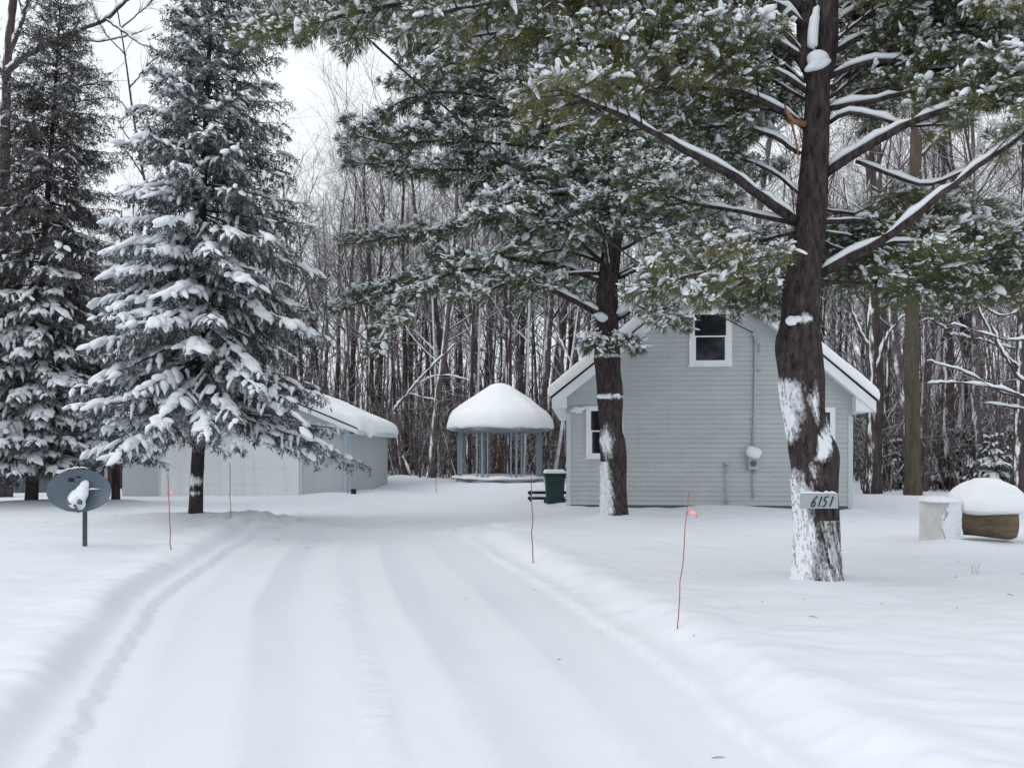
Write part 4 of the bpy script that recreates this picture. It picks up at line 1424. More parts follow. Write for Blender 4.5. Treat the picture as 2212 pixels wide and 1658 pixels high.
# the knob under the ledge of snow, the swelling below the sign, and the two stems above the fork
tube(wd, resample([P(1763, 165, TA), P(1747, 110, TA + .04), P(1741, 40, TA + .06), P(1744, -60, TA + .06), P(1738, -260, TA + .1)], 0.15), np.linspace(0.13, 0.05, len(resample([P(1763, 165, TA), P(1747, 110, TA + .04), P(1741, 40, TA + .06), P(1744, -60, TA + .06), P(1738, -260, TA + .1)], 0.15))), 16)
q_ = resample([P(1773, 165, TA), P(1786, 100, TA - .03), P(1788, 20, TA - .05), P(1792, -90, TA - .05), P(1800, -420, TA)], 0.15)
tube(wd, q_, np.linspace(0.135, 0.04, len(q_)), 16)
set_dust(wd.build('trunk', M['pine_bark'], pineA), wd.dust)
blobs(sn, [P(1708, 694, TA - 0.20), P(1720, 690, TA - 0.205)], [[1, 0, -0.5], [1, 0, 0.1]], [[0.065, 0.04, 0.055], [0.06, 0.04, 0.04]], ICO3, 0.10, 0.8)
blobs(sn, [P(1762, 132, TA - 0.1), P(1755, 145, TA - 0.13), P(1771, 140, TA - .13)], [[1, 0, 0.3]] * 3, [[0.12, 0.09, 0.09], [0.1, 0.07, 0.06], [0.1, 0.07, 0.06]], ICO3, 0.2, 0.8)
ridge(sn, resample([P(1761, 138, TA - .1), P(1761, 90, TA - .1), P(1765, 40, TA - .08), P(1768, 12, TA - .06)], 0.06), 0.055, 0.07, 10, 0.18)
sn.build('snow_plaster', M['snow'], pineA)
W_, S_, NPt, NDt = [], MB(), [], []


def LA(poly, dd, r0, r1, **kw):
    n = len(poly)
    pts = [P(x, y, TA + dd * (k / (n - 1)) ** 1.2) for k, (x, y) in enumerate(poly)]
    kw['gap'] = kw.get('gap', 0.14) * 0.62
    kw.setdefault('tgap', 0.075)
    if r0 < 0.055:
        r0, r1 = r0 * 0.72, r1 * 0.8
    pine_limb(W_, S_, NPt, NDt, pts, r0, r1, **kw)


# big visible limbs (left)
LA([(1718, 478), (1640, 425), (1560, 365), (1460, 312), (1360, 252), (1270, 215), (1180, 185)], -1.9, 0.056, 0.012, f0=0.62, sub=0.7, gap=0.13, snow=1.0)
LA([(1718, 486), (1640, 470), (1560, 455), (1480, 440), (1390, 400)], 0.3, 0.04, 0.01, f0=0.45, sub=0.55, gap=0.16, snow=1.0)
LA([(1738, 275), (1690, 240), (1610, 205), (1500, 190), (1380, 165), (1240, 130)], -0.6, 0.05, 0.012, f0=0.2, sub=0.75, gap=0.13)
LA([(1742, 150), (1715, 100), (1660, 55), (1613, 28), (1540, -30), (1440, -60)], 0.2, 0.06, 0.014, f0=0.45, sub=0.8, gap=0.15, snow=0.5)
LA([(1744, 200), (1650, 140), (1540, 118), (1400, 105), (1240, 95)], -1.6, 0.045, 0.01, f0=0.2, sub=0.8, gap=0.12, snow=0.9)
LA([(1740, 130), (1620, 60), (1480, 40), (1330, 50), (1180, 60), (1020, 80)], -1.2, 0.05, 0.01, f0=0.25, sub=0.8, gap=0.14)
LA([(1742, 60), (1640, -10), (1450, -30), (1250, -40), (1080, 0), (900, 40)], -2.2, 0.05, 0.01, f0=0.25, sub=0.85, gap=0.14)
LA([(1742, 20), (1500, -90), (1250, -90), (1000, -20), (800, 20), (560, 70)], -1.0, 0.06, 0.012, f0=0.3, sub=0.9, gap=0.15)
LA([(1728, 420), (1680, 380), (1620, 350), (1560, 345)], 0.8, 0.03, 0.008, f0=0.35, sub=0.5, gap=0.2)
LA([(1730, 330), (1660, 290), (1570, 270), (1480, 275), (1400, 265)], 0.5, 0.035, 0.01, f0=0.2, sub=0.7, gap=0.14)
LA([(1712, 540), (1650, 545), (1560, 540), (1470, 520)], 0.5, 0.03, 0.008, f0=0.3, sub=0.55, gap=0.15, snow=0.8)
# right
LA([(1772, 592), (1830, 560), (1890, 528), (1960, 478), (2060, 402), (2140, 342), (2240, 270)], -1.2, 0.056, 0.018, f0=0.8, sub=0.6, gap=0.25, snow=1.2)
LA([(1880, 534), (1930, 528), (2010, 521)], -0.3, 0.03, 0.012, f0=0.7, sub=0.4, gap=0.25, snow=1.1)
LA([(1784, 372), (1830, 340), (1890, 305), (1960, 268), (2060, 232), (2150, 200), (2260, 160)], -1.4, 0.056, 0.016, f0=0.62, sub=0.7, gap=0.18, snow=1.2)
LA([(1850, 350), (1890, 368), (1950, 392), (2010, 400), (2080, 372), (2160, 330)], -0.5, 0.03, 0.012, f0=0.85, sub=0.4, gap=0.3, snow=1.2)
LA([(1788, 268), (1830, 245), (1890, 250), (1960, 268), (2040, 270)], -0.6, 0.035, 0.012, f0=0.7, sub=0.4, gap=0.2, snow=1.4)
LA([(1788, 235), (1870, 222), (1960, 205), (2060, 190), (2180, 190), (2280, 200)], -1.0, 0.045, 0.012, f0=0.3, sub=0.7, gap=0.14, snow=1.2)
LA([(1790, 165), (1850, 140), (1920, 130), (2010, 150), (2120, 135), (2260, 110)], -0.8, 0.045, 0.012, f0=0.3, sub=0.75, gap=0.13, snow=1.2)
LA([(1792, 120), (1880, 70), (2000, 40), (2130, 60), (2270, 50)], -0.5, 0.045, 0.012, f0=0.2, sub=0.8, gap=0.12)
LA([(1792, 60), (1880, 10), (2000, -20), (2130, -10), (2270, -30)], 0.3, 0.045, 0.012, f0=0.2, sub=0.8, gap=0.12)
LA([(1790, 0), (1900, -60), (2050, -90), (2250, -60)], -1.2, 0.045, 0.012, f0=0.2, sub=0.8, gap=0.14)
LA([(1772, 540), (1840, 560), (1930, 560), (2030, 555), (2130, 570), (2250, 585)], 0.9, 0.04, 0.01, f0=0.25, sub=0.75, gap=0.12, snow=0.5)
LA([(1775, 480), (1850, 478), (1940, 500), (2050, 525), (2180, 540), (2300, 560)], 1.4, 0.04, 0.01, f0=0.3, sub=0.75, gap=0.13, snow=0.5)
LA([(1768, 605), (1840, 612), (1950, 610), (2060, 625), (2190, 640)], 1.8, 0.035, 0.01, f0=0.4, sub=0.6, gap=0.13, snow=0.5)
for poly, dd in (([(1790, 190), (1900, 110), (2020, 80), (2150, 90), (2290, 80)], 0.8), ([(1790, 100), (1900, 20), (2040, 0), (2200, 20)], -1.4), ([(1790, 150), (1880, 120), (1980, 100), (2090, 110)], 1.2),
                 ([(1790, 230), (1880, 190), (1990, 180), (2100, 175), (2250, 165)], 1.0), ([(1790, 60), (1850, 0), (1950, -20), (2080, 10)], 1.6), ([(1790, 210), (1880, 150), (1960, 150), (2050, 190), (2140, 200)], 1.4),
                 ([(1770, 520), (1850, 545), (1950, 590), (2060, 600), (2200, 590)], 2.6), ([(1770, 560), (1900, 590), (2050, 580), (2230, 610)], 2.0), ([(1775, 500), (1880, 520), (1990, 545), (2110, 545), (2250, 530)], 3.0), ([(1775, 450), (1900, 470), (2040, 480), (2200, 500)], 3.4),
                 ([(1712, 570), (1660, 590), (1600, 600), (1520, 590), (1440, 610)], -1.2), ([(1712, 520), (1640, 560), (1580, 610), (1540, 640)], 1.4), ([(1715, 500), (1640, 520), (1540, 560), (1430, 560)], 2.0), ([(1712, 585), (1680, 620), (1630, 650)], 1.6),
                 ([(1740, 220), (1650, 170), (1540, 160), (1440, 190)], 1.6), ([(1740, 180), (1640, 110), (1520, 80), (1400, 70)], 1.8), ([(1740, 100), (1640, 20), (1520, 0), (1380, 10)], 1.0), ([(1738, 260), (1660, 240), (1580, 240), (1500, 250)], 1.5)):
    LA(poly, dd, 0.024, 0.007, f0=0.10, sub=0.75, gap=0.13, snow=0.5)
# around and above the frame
for k in range(9):
    a = k * 2.4 + 0.4
    z0 = 6.7 + 0.42 * k
    ln = 2.9 - 0.12 * k
    b0 = V(3.55, TA, z0)
    e = b0 + V(math.cos(a) * ln, math.sin(a) * ln, 0.5)
    pine_limb(W_, S_, NPt, NDt, [b0, (b0 + e) / 2 + V(0, 0, .1), e], 0.045, 0.01, f0=0.25, sub=0.8, gap=0.2)
# torn branch stub
mb = MB()
tube(mb, [P(1738, 268, TA - .1), P(1712, 262, TA - .16), P(1699, 240, TA - .2), P(1694, 226, TA - .2)], [0.035, 0.03, 0.02, 0.004], 8)
tube(mb, [P(1709, 262, TA - .18), P(1716, 290, TA - .2), P(1722, 318, TA - .2), P(1726, 345, TA - .18)], [0.014, 0.012, 0.012, 0.003], 6)
mb.build('torn_branch', M['broken'], pineA, label='torn orange-brown branch stub')
finish_pine(pineA, W_, S_, NPt, NDt, M['pine_a'], M['pine_bark'], 24, 0.145, 0.0085, 0.031, 0.82)
print('pine A sprays', len(NPt), flush=True)

# number sign on the trunk
SGD = TA - 0.30
sg = thing('number_sign', 'small grey house-number board nailed to the near pine trunk', 'sign', P(1770, 1098, SGD))
c0, c1 = P(1729, 1098, SGD), P(1811, 1066, SGD)
mb = MB()
box(mb, (c0[0], SGD, c0[2]), (c1[0], SGD + 0.025, c1[2]))
bevel(mb.build('board', M['sign'], sg, smooth=False), 0.006)
mb = MB()
box(mb, ((c0[0] + c1[0]) / 2 - 0.03, SGD + 0.026, c0[2] + 0.02), ((c0[0] + c1[0]) / 2 + 0.03, SGD + 0.2, c1[2] - 0.02))
mb.build('bracket', M['sign'], sg, smooth=False)
mb = MB()
ridge(mb, resample([V(c0[0] + 0.005, SGD + 0.012, c1[2]), V((c0[0] + c1[0]) / 2, SGD + 0.012, c1[2]), V(c1[0] - 0.005, SGD + 0.012, c1[2])], 0.03), 0.018, 0.016, 8, 0.3)
mb.build('snow_cap', M['snow'], sg)
strokes = {
    '6': [[(0.72, 1.0), (0.40, 0.80), (0.14, 0.48), (0.06, 0.22), (0.22, 0.0), (0.5, 0.04), (0.62, 0.26), (0.5, 0.46), (0.26, 0.44), (0.1, 0.28)]],
    '1': [[(0.42, 0.98), (0.34, 0.5), (0.26, 0.0)]],
    '5': [[(0.86, 0.96), (0.34, 0.9), (0.26, 0.56), (0.52, 0.58), (0.66, 0.34), (0.5, 0.06), (0.12, 0.02)]],
}
xo = P(1752, 0, SGD)[0]
for ch, px in (('6', 1752), ('1', 1765.5), ('5', 1774.5), ('1', 1790)):
    mb = MB()
    wch, hch = P(px + 13, 0, SGD)[0] - P(px, 0, SGD)[0], 0.118
    for st in strokes[ch]:
        pts = resample([V(P(px, 0, SGD)[0] + a * wch + 0.03 * (b_ - 0.2), SGD - 0.004, c0[2] + 0.022 + b_ * hch) for a, b_ in st], 0.006)
        tube(mb, pts, 0.0068, 6)
    mb.build('digit', M['black'], sg)

# ---- second pine by the house
TB = 19.0
tabB = [(1130, 1294, 1360), (1118, 1297, 1356), (1050, 1298, 1352), (980, 1298, 1353), (950, 1296, 1349), (930, 1297, 1343), (870, 1291, 1345), (850, 1291, 1345), (800, 1287, 1339), (772, 1283, 1341), (755, 1286, 1338), (700, 1288, 1335), (620, 1290, 1333), (560, 1298, 1340), (500, 1306, 1346), (400, 1302, 1341), (300, 1302, 1336),
        (100, 1306, 1333), (-100, 1309, 1328), (-300, 1313, 1325), (-480, 1317, 1321)]


def maskB(u, y):
    m = np.full_like(u, -1.0)
    e = np.interp(y, [985, 1010, 1060, 1100, 1125], [-0.8, -0.45, -0.2, -0.1, -0.25])
    m = np.maximum(m, np.where(y > 995, (e - u) / 0.6, -1))
    m = np.maximum(m, 0.9 - 1.6 * np.abs(u + 0.5) - np.abs(y - 950) / 42)
    m = np.maximum(m, 0.75 - np.abs(y - 857) / 7 - 0.35 * np.abs(u + .1))
    m = np.maximum(m, 0.6 - np.abs(y - 770) / 7 - 0.3 * np.abs(u))
    return m


pineB = thing('pine_tree', 'tall pine growing in front of the grey house, snow up the left of its trunk', 'tree', P(1325, 1118, TB))
wd, sn, axB = hero_trunk(tabB, TB, maskB, 2, 130, 0.04, 0.03)
set_dust(wd.build('trunk', M['pine_bark'], pineB), wd.dust)
blobs(sn, [P(1298, 685, TB - .3), P(1347, 665, TB - .25), P(1304, 857, TB - .25), P(1331, 853, TB - .24)], [[-1, 0, 0.6], [1, 0, 0.7], [1, 0, 0], [1, 0, 0.1]], [[0.16, 0.1, 0.1], [0.16, 0.1, 0.08], [0.13, 0.07, 0.055], [0.08, 0.06, 0.04]], ICO3, 0.2, 0.8)
sn.build('snow_plaster', M['snow'], pineB)
W_, S_, NPt, NDt = [], MB(), [], []


def LB(poly, dd, r0, r1, **kw):
    n = len(poly)
    pts = [P(x, y, TB + dd * (k / (n - 1)) ** 1.2) for k, (x, y) in enumerate(poly)]
    kw.setdefault('sub', 1.2)
    kw['gap'] = kw.get('gap', 0.24) * 0.55
    kw.setdefault('tgap', 0.12)
    r0, r1 = r0 * 0.72, r1 * 0.7
    pine_limb(W_, S_, NPt, NDt, pts, r0, r1, **kw)


LB([(1303, 685), (1240, 650), (1172, 618), (1080, 585), (980, 590), (900, 635), (850, 690), (815, 740)], -1.2, 0.09, 0.02, f0=0.33, sub=0.85, snow=1.6)
LB([(1303, 610), (1200, 570), (1080, 555), (960, 570), (850, 625), (750, 662)], 0.4, 0.08, 0.02, f0=0.2, sub=1.0, snow=1.2)
LB([(1300, 590), (1200, 600), (1100, 610), (1020, 640)], -1.6, 0.06, 0.02, f0=0.2, sub=1.0)
LB([(1305, 570), (1220, 500), (1130, 450), (1050, 478), (960, 495), (850, 512), (740, 528)], 0.8, 0.075, 0.02, f0=0.36, sub=0.6, gap=0.2, snow=0.5)
LB([(1318, 520), (1240, 470), (1160, 500), (1080, 540)], -1.5, 0.06, 0.02, f0=0.2, sub=1.0)
LB([(1335, 690), (1400, 645), (1480, 610), (1560, 605), (1640, 625), (1690, 650)], -1.4, 0.07, 0.015, f0=0.35, sub=0.8, gap=0.24, snow=1.2)
LB([(1335, 690), (1390, 660), (1430, 680), (1450, 690)], -1.6, 0.04, 0.015, f0=0.4, sub=0.6, gap=0.24)
LB([(1335, 600), (1420, 565), (1500, 560), (1580, 590)], -0.8, 0.06, 0.015, f0=0.25, sub=0.8)
LB([(1340, 540), (1420, 500), (1520, 480), (1620, 500)], 0.6, 0.06, 0.015, f0=0.25, sub=0.9)
LB([(1310, 720), (1290, 735), (1280, 745)], -1.2, 0.03, 0.015, f0=0.2, sub=0.5, gap=0.2)
LB([(1330, 715), (1345, 735), (1365, 745)], -1.3, 0.03, 0.015, f0=0.2, sub=0.5, gap=0.2)
for poly, dd in (([(1318, 450), (1220, 400), (1100, 375), (980, 370), (860, 360), (770, 352)], 0.5),
                 ([(1318, 460), (1230, 420), (1130, 430), (1040, 460)], -2.2),
                 ([(1316, 400), (1220, 330), (1100, 310), (980, 300), (860, 310), (760, 290)], -1.0),
                 ([(1316, 370), (1200, 280), (1080, 250), (960, 260), (850, 300)], 1.6),
                 ([(1318, 330), (1220, 250), (1100, 220), (980, 200), (880, 215), (800, 265)], 0.2),
                 ([(1318, 300), (1220, 200), (1100, 170), (980, 140), (900, 170)], -1.8),
                 ([(1318, 240), (1200, 130), (1080, 110), (960, 110), (850, 90)], 0.8),
                 ([(1320, 180), (1200, 70), (1080, 50), (960, 60), (840, 50), (720, 45), (600, 60)], -0.8),
                 ([(1320, 130), (1200, 20), (1050, -10), (900, 10), (760, 20), (620, 30), (530, 50)], 0.4),
                 ([(1320, 60), (1200, -40), (1050, -60), (900, -30), (760, -10), (620, 10)], 1.2),
                 ([(1320, 0), (1180, -100), (1020, -120), (860, -90)], -1.0),
                 ([(1322, 480), (1400, 440), (1500, 420), (1600, 430)], 1.2),
                 ([(1322, 420), (1400, 370), (1500, 345), (1600, 360)], -1.4),
                 ([(1322, 360), (1420, 300), (1520, 290), (1620, 310)], 0.8),
                 ([(1322, 290), (1420, 230), (1530, 220), (1640, 250)], -0.6),
                 ([(1322, 220), (1420, 160), (1530, 150), (1640, 180)], 0.8),
                 ([(1322, 150), (1420, 90), (1530, 70), (1650, 90)], -0.8),
                 ([(1322, 80), (1420, 20), (1530, 0), (1650, 20)], 0.6),
                 ([(1322, 10), (1420, -60), (1530, -70), (1620, -50)], -0.6)):
    LB(poly, dd, 0.07, 0.016, f0=0.2, snow=0.9)
for k in range(42):
    a = k * 2.399
    z0 = 5.6 + 0.36 * (k % 26) + 0.15 * (k // 26)
    ln = 3.6 * (1 - 0.6 * (k % 26) / 26)
    if k >= 26:
        a = -math.pi / 2 + RNG.uniform(-0.9, 0.9)
        ln *= RNG.uniform(0.5, 0.8)
    b0 = axB(HY - (z0 - EYE) / TB * FPX).copy()
    b0[2] = z0
    e = b0 + V(math.cos(a) * ln * 0.8, math.sin(a) * ln, 0.7)
    pine_limb(W_, S_, NPt, NDt, [b0, (b0 + e) / 2 + V(0, 0, .25), e], 0.045, 0.014, f0=0.2, sub=1.0, gap=0.2, tgap=0.13)
finish_pine(pineB, W_, S_, NPt, NDt, M['pine_b'], M['pine_bark'], 20, 0.20, 0.014, 0.047, 0.85)
print('pine B sprays', len(NPt), flush=True)


# ---- spruces
def spruce(name, label, base, top, prof, d, seed, snow_fn, mat, trunk_tab=None, mask=None, nwh=30, nbr=7, lowz=1.6, dens=1.0, lean=0.0, group=None, fine=1.0, bough=1.0):
    """prof: list of (z, reach to the left, reach to the right) in metres round the trunk"""
    r = np.random.default_rng(seed)
    root = thing(name, label, 'tree', base, group)
    Wd, Nd, Sn = MB(), MB(), MB()
    H = top[2] - base[2]
    nT = 24
    tp = np.array([base * (1 - t) + top * t + V(0.05 * math.sin(t * 5 + seed), 0.04 * math.cos(t * 4), 0) * min(1, t * 4) for t in np.linspace(0, 1, nT)])
    if trunk_tab is None:
        tr = np.interp(np.linspace(0, 1, nT), [0, 0.05, 1], [0.17, 0.14, 0.015]) * (H / 13) ** 0.6
        tube(Wd, tp - V(0, 0, 0.15) * (np.linspace(1, 0, nT) > 0.99)[:, None], tr, 12)
        ws = None
    else:
        ws, sn_, _ = hero_trunk(trunk_tab, d, mask, seed, 60, 0.04, 0.02)
        Sn.v += sn_.v
        Sn.q += sn_.q
        Sn.n += sn_.n
        k0 = 7
        tube(Wd, tp[k0:], np.linspace(0.10, 0.012, nT - k0), 10)
        dust0 = Wd.n
        Wd.v.append(ws.v[0])
        Wd.q.append(ws.q[0] + Wd.n)
        Wd.n += ws.n
    pz = np.array([p[0] for p in prof])
    pl = np.array([p[1] for p in prof])
    pr = np.array([p[2] for p in prof])
    NP, ND = [], []
    PC, PD, PS = [], [], []
    for w in range(nwh):
        tz = (w + r.uniform(-0.3, 0.3)) / nwh
        z = lowz + (top[2] - 0.15 - lowz) * max(0, tz) ** 0.95
        f = (z - base[2]) / H
        c = np.array([np.interp(f, np.linspace(0, 1, nT), tp[:, k]) for k in range(3)])
        nb = max(3, int(round(nbr * (0.75 + 0.35 * (1 - f)))))
        a0 = r.uniform(0, 6.28)
        for k in range(nb):
            a = a0 + k * 2 * math.pi / nb + r.uniform(-0.3, 0.3)
            cx_, sy_ = math.cos(a), math.sin(a)
            rl, rr_ = np.interp(z, pz, pl), np.interp(z, pz, pr)
            wgt = (cx_ + 1) / 2
            ln = (rl * (1 - wgt) + rr_ * wgt) * r.uniform(0.72, 1.08)
            if ln < 0.15:
                continue
            droop = np.interp(f, [0, 0.15, 0.3, 0.5, 0.85, 1], [-0.05, -0.10, -0.24, -0.20, 0.12, 0.5]) + r.uniform(-0.12, 0.12)
            n = max(5, int(ln / 0.16) + 2)
            ss = np.linspace(0, 1, n)
            zz = ln * (droop * ss * 1.35 - 0.12 * np.sin(ss * math.pi) * 0 + 0.16 * np.maximum(0, ss - 0.6) ** 1.5 - 0.15 * ss * ss * (1 - f))
            bp_ = c + V(0, 0, r.normal(0, 0.05)) + np.stack([cx_ * ss * ln, sy_ * ss * ln, zz], -1) + r.normal(0, 0.012, (n, 3)) * ss[:, None]
            tube(Wd, bp_, np.linspace(0.022, 0.006, n) * (0.6 + 0.4 * min(1, ln / 2)), 5, cap=False)
            sn_amt = snow_fn(z, a, r)
            # main bough needles and snow
            step = 0.075 / dens
            x = 0.18 * ln
            L_ = ln
            sdv = V(-sy_, cx_, 0)
            side = 1
            twigs = []
            while x < L_:
                t = x / L_
                p = np.array([np.interp(t, ss, bp_[:, q]) for q in range(3)])
                tl = (0.16 + 0.42 * min(ln, 2.4) / 2.0 * (1 - t) ** 0.8 * min(1, t * 3.5)) * r.uniform(0.65, 1.2) * bough
                ang = r.uniform(0.65, 1.05)
                fw = unit(bp_[-1] - bp_[0])
                dd = unit(fw * math.cos(ang) + sdv * side * math.sin(ang) + V(0, 0, -r.uniform(0.15, 0.55)))
                twigs.append((p, dd, tl))
                side = -side
                x += 0.07 / dens * r.uniform(0.7, 1.3) * (1 + 0.35 * (ln > 2))
            twigs.append((bp_[-2], unit(bp_[-1] - bp_[-2]), 0.16))
            for p, dd, tl in twigs:
                m = max(2, int(tl / (0.085 / fine)))
                tt = np.linspace(0.15, 1, m)
                q = p + dd * (tt * tl)[:, None] + V(0, 0, -0.28 * tl) * (tt ** 2)[:, None]
                NP.append(q)
                ND.append(np.repeat((dd + V(0, 0, -0.2))[None], m, 0))
                if tl > 0.22:
                    hang = r.random(m) < 0.6
                    if hang.any():
                        NP.append(q[hang] + V(0, 0, -0.05))
                        ND.append(np.repeat((dd * 0.4 + V(0, 0, -1.0))[None], hang.sum(), 0))
                if r.random() < sn_amt * 0.92 and tl > 0.12:
                    m2 = max(4, int(tl / 0.06))
                    t2 = np.linspace(r.uniform(0, 0.25), 1.02, m2)
                    q2 = p + dd * (t2 * tl)[:, None] + V(0, 0, -0.28 * tl) * (t2 ** 2)[:, None] + V(0, 0, 0.012)
                    ridge(Sn, q2, r.uniform(0.035, 0.07) * (0.6 + 0.5 * sn_amt), r.uniform(0.03, 0.06) * (0.6 + 0.5 * sn_amt), 7, 0.3)
            fwd = unit(bp_[-1] - bp_[0])
            for kk in range(int(r.poisson(max(0.0, sn_amt - 0.08) * ln * 7.2 * fine))):
                t = r.uniform(0.22, 1.0)
                p = np.array([np.interp(t, ss, bp_[:, q]) for q in range(3)])
                off = r.normal(0, 0.42) * 0.5 * (1 - 0.6 * t) * min(1, ln / 1.6)
                dv = unit(fwd + sdv * np.sign(off) * r.uniform(0, 0.9) + V(0, 0, -r.uniform(0.05, 0.45)))
                q = r.uniform(0.55, 1.25) * (0.65 + 0.5 * sn_amt) * min(1, 0.45 + ln / 2.5)
                PC.append(p + sdv * off + V(0, 0, 0.03 - 0.3 * abs(off)))
                PD.append(dv)
                PS.append([0.18 * q * r.uniform(0.6, 1.4), 0.095 * q * r.uniform(0.7, 1.3), 0.062 * q])
            if sn_amt > 0.3 and r.random() < 0.45:
                a_ = int(n * r.uniform(0.1, 0.4))
                seg = bp_[a_:]
                if len(seg) >= 4:
                    sg_ = resample(seg, 0.09)
                    wv = (0.04 + 0.06 * sn_amt * r.uniform(0.5, 1.2)) * np.interp(np.linspace(0, 1, len(sg_)), [0, 0.5, 1], [0.6, 1.1, 0.6])
                    ridge(Sn, sg_ + V(0, 0, 0.02), wv, wv * 0.6, 9, 0.5)
    NP, ND = np.concatenate(NP), np.concatenate(ND)
    needles(Nd, NP, ND, 7 if fine >= 1 else 6, 0.115 / max(0.7, fine) ** 0.5, 0.021 / fine ** 0.5, 0.8, 0.04)
    if PC:
        blobs(Sn, np.array(PC), np.array(PD), np.array(PS), ICO2, 0.42, 0.55)
    to = Wd.build('trunk', M['spruce_bark'], root)
    if ws is not None:
        set_dust(to, ws.dust, dust0)
    Nd.build('foliage', mat, root, smooth=False)
    Sn.build('snow_boughs', M['snow'], root)
    print(name, 'sprays', len(NP), 'snow verts', Sn.n, flush=True)
    return root


def zrow(row, d):
    return EYE + (HY - row) / FPX * d


def reach(rows, d, cxr):
    out = []
    for row, l, r_ in rows:
        cxx = cxr(row)
        out.append((zrow(row, d), (cxx - l) / FPX * d, (r_ - cxx) / FPX * d))
    return sorted(out)


# middle spruce
SB = 17.4
cxB = lambda row: np.interp(row, [-200, 0, 1120], [464, 460, 425])
rowsB = [(970, 195, 800), (930, 180, 800), (860, 180, 810), (760, 205, 750), (680, 215, 735), (600, 215, 725), (500, 250, 715), (400, 285, 690), (300, 300, 650), (200, 335, 640), (100, 350, 610), (0, 385, 575), (-100, 410, 520), (-200, 455, 470)]
profB = reach(rowsB, SB, cxB)


def snB(z, a, r):
    h = np.interp(z, [2, 5, 7, 9, 12], [0.98, 0.98, 0.85, 0.6, 0.45])
    return h * (0.72 + 0.28 * math.cos(a + math.pi * 0.85)) * r.uniform(0.6, 1.15)


def maskSp(u, y):
    m = np.full_like(u, -1.0)
    m = np.maximum(m, 0.9 - np.abs(y - 1038) / 14 - 0.8 * np.clip(u + 0.1, 0, 9))
    m = np.maximum(m, 0.7 - np.abs(y - 1064) / 9 - 0.8 * np.abs(u + 0.2))
    return m


bB = P(424, 1122, SB)
tB = P(464, -190, SB)
spruce('spruce_tree', 'tall snow-laden spruce with a bare lower trunk in front of the garage', bB, tB, profB, SB, 21, snB, M['spruce'],
       trunk_tab=[(1140, 404, 440), (1122, 407, 437), (1050, 411, 438), (950, 417, 442), (850, 421, 445), (700, 432, 453)], mask=maskSp, nwh=29, nbr=9, lowz=zrow(892, SB))

# left spruce
SA = 22.6
cxA = lambda row: np.interp(row, [-50, 60, 350, 1085], [130, 126, 112, 67])
rowsA = [(1010, -60, 200), (960, -130, 190), (880, -160, 200), (780, -150, 215), (680, -140, 235), (600, -130, 240), (520, -90, 250), (420, -55, 255), (320, -15, 258), (220, 10, 240), (140, 30, 215), (80, 55, 200), (0, 90, 175)]
profA = reach(rowsA, SA, cxA)


def snA(z, a, r):
    h = np.interp(z, [2, 5, 6.5, 8, 12], [0.95, 0.85, 0.5, 0.2, 0.12])
    return h * (0.8 + 0.2 * math.cos(a + math.pi * 0.6)) * r.uniform(0.6, 1.15)


spruce('spruce_tree', 'dark spruce at the left edge, snowy below and brownish bare of snow above', P(67, 1087, SA), P(130, -20, SA), profA, SA, 22, snA, M['spruce_dull'],
       nwh=38, nbr=9, lowz=zrow(998, SA), dens=1.05)

# spruce between them, shorter
SCD = 24.0
cxC = lambda row: np.interp(row, [470, 1078], [262, 250])
rowsC = [(1000, 105, 385), (940, 110, 380), (860, 140, 365), (760, 170, 340), (660, 195, 325), (580, 215, 310), (520, 240, 285), (470, 258, 268)]
spruce('spruce_tree', 'shorter snowy spruce on a thin black trunk between the two taller spruces', P(250, 1079, SCD), P(262, 455, SCD), reach(rowsC, SCD, cxC), SCD, 23,
       lambda z, a, r: 0.92 * r.uniform(0.6, 1.1), M['spruce'], nwh=20, nbr=7, lowz=zrow(968, SCD), dens=0.85)

# small snowy conifers at the wood's edge on the right
small = [(2075, 1058, 33.5, 900, 95), (2140, 1060, 31.0, 925, 80), (1935, 1050, 34.5, 935, 60), (2005, 1052, 36.0, 920, 62), (2190, 1056, 35.0, 880, 75)]
slab_l = ['small snow-bent fir directly behind the log and block', 'squat snowy fir behind the dome of snow', 'small snowy fir at the foot of the woods just right of the house', 'snowy fir half hidden behind the thick straight trunk', 'snowy young fir at the right edge of the picture']
for k, (px, py, d, ty, hw) in enumerate(small):
    b_ = P(px, py, d)
    b_[2] = gz(b_[0], d) - 0.05
    t_ = P(px + 4, ty, d)
    w_ = hw / FPX * d
    spruce('fir_sapling', slab_l[k], b_, t_, [(b_[2], w_, w_), (b_[2] + (t_[2] - b_[2]) * 0.3, w_ * 0.9, w_ * 0.9), (t_[2], 0.08, 0.08)], d, 300 + k,
           lambda z, a, r: 0.85 * r.uniform(0.6, 1.1), M['spruce_dull'], nwh=9, nbr=6, lowz=b_[2] + 0.25, dens=0.7, group='snowy firs at the edge of the woods', fine=0.7)


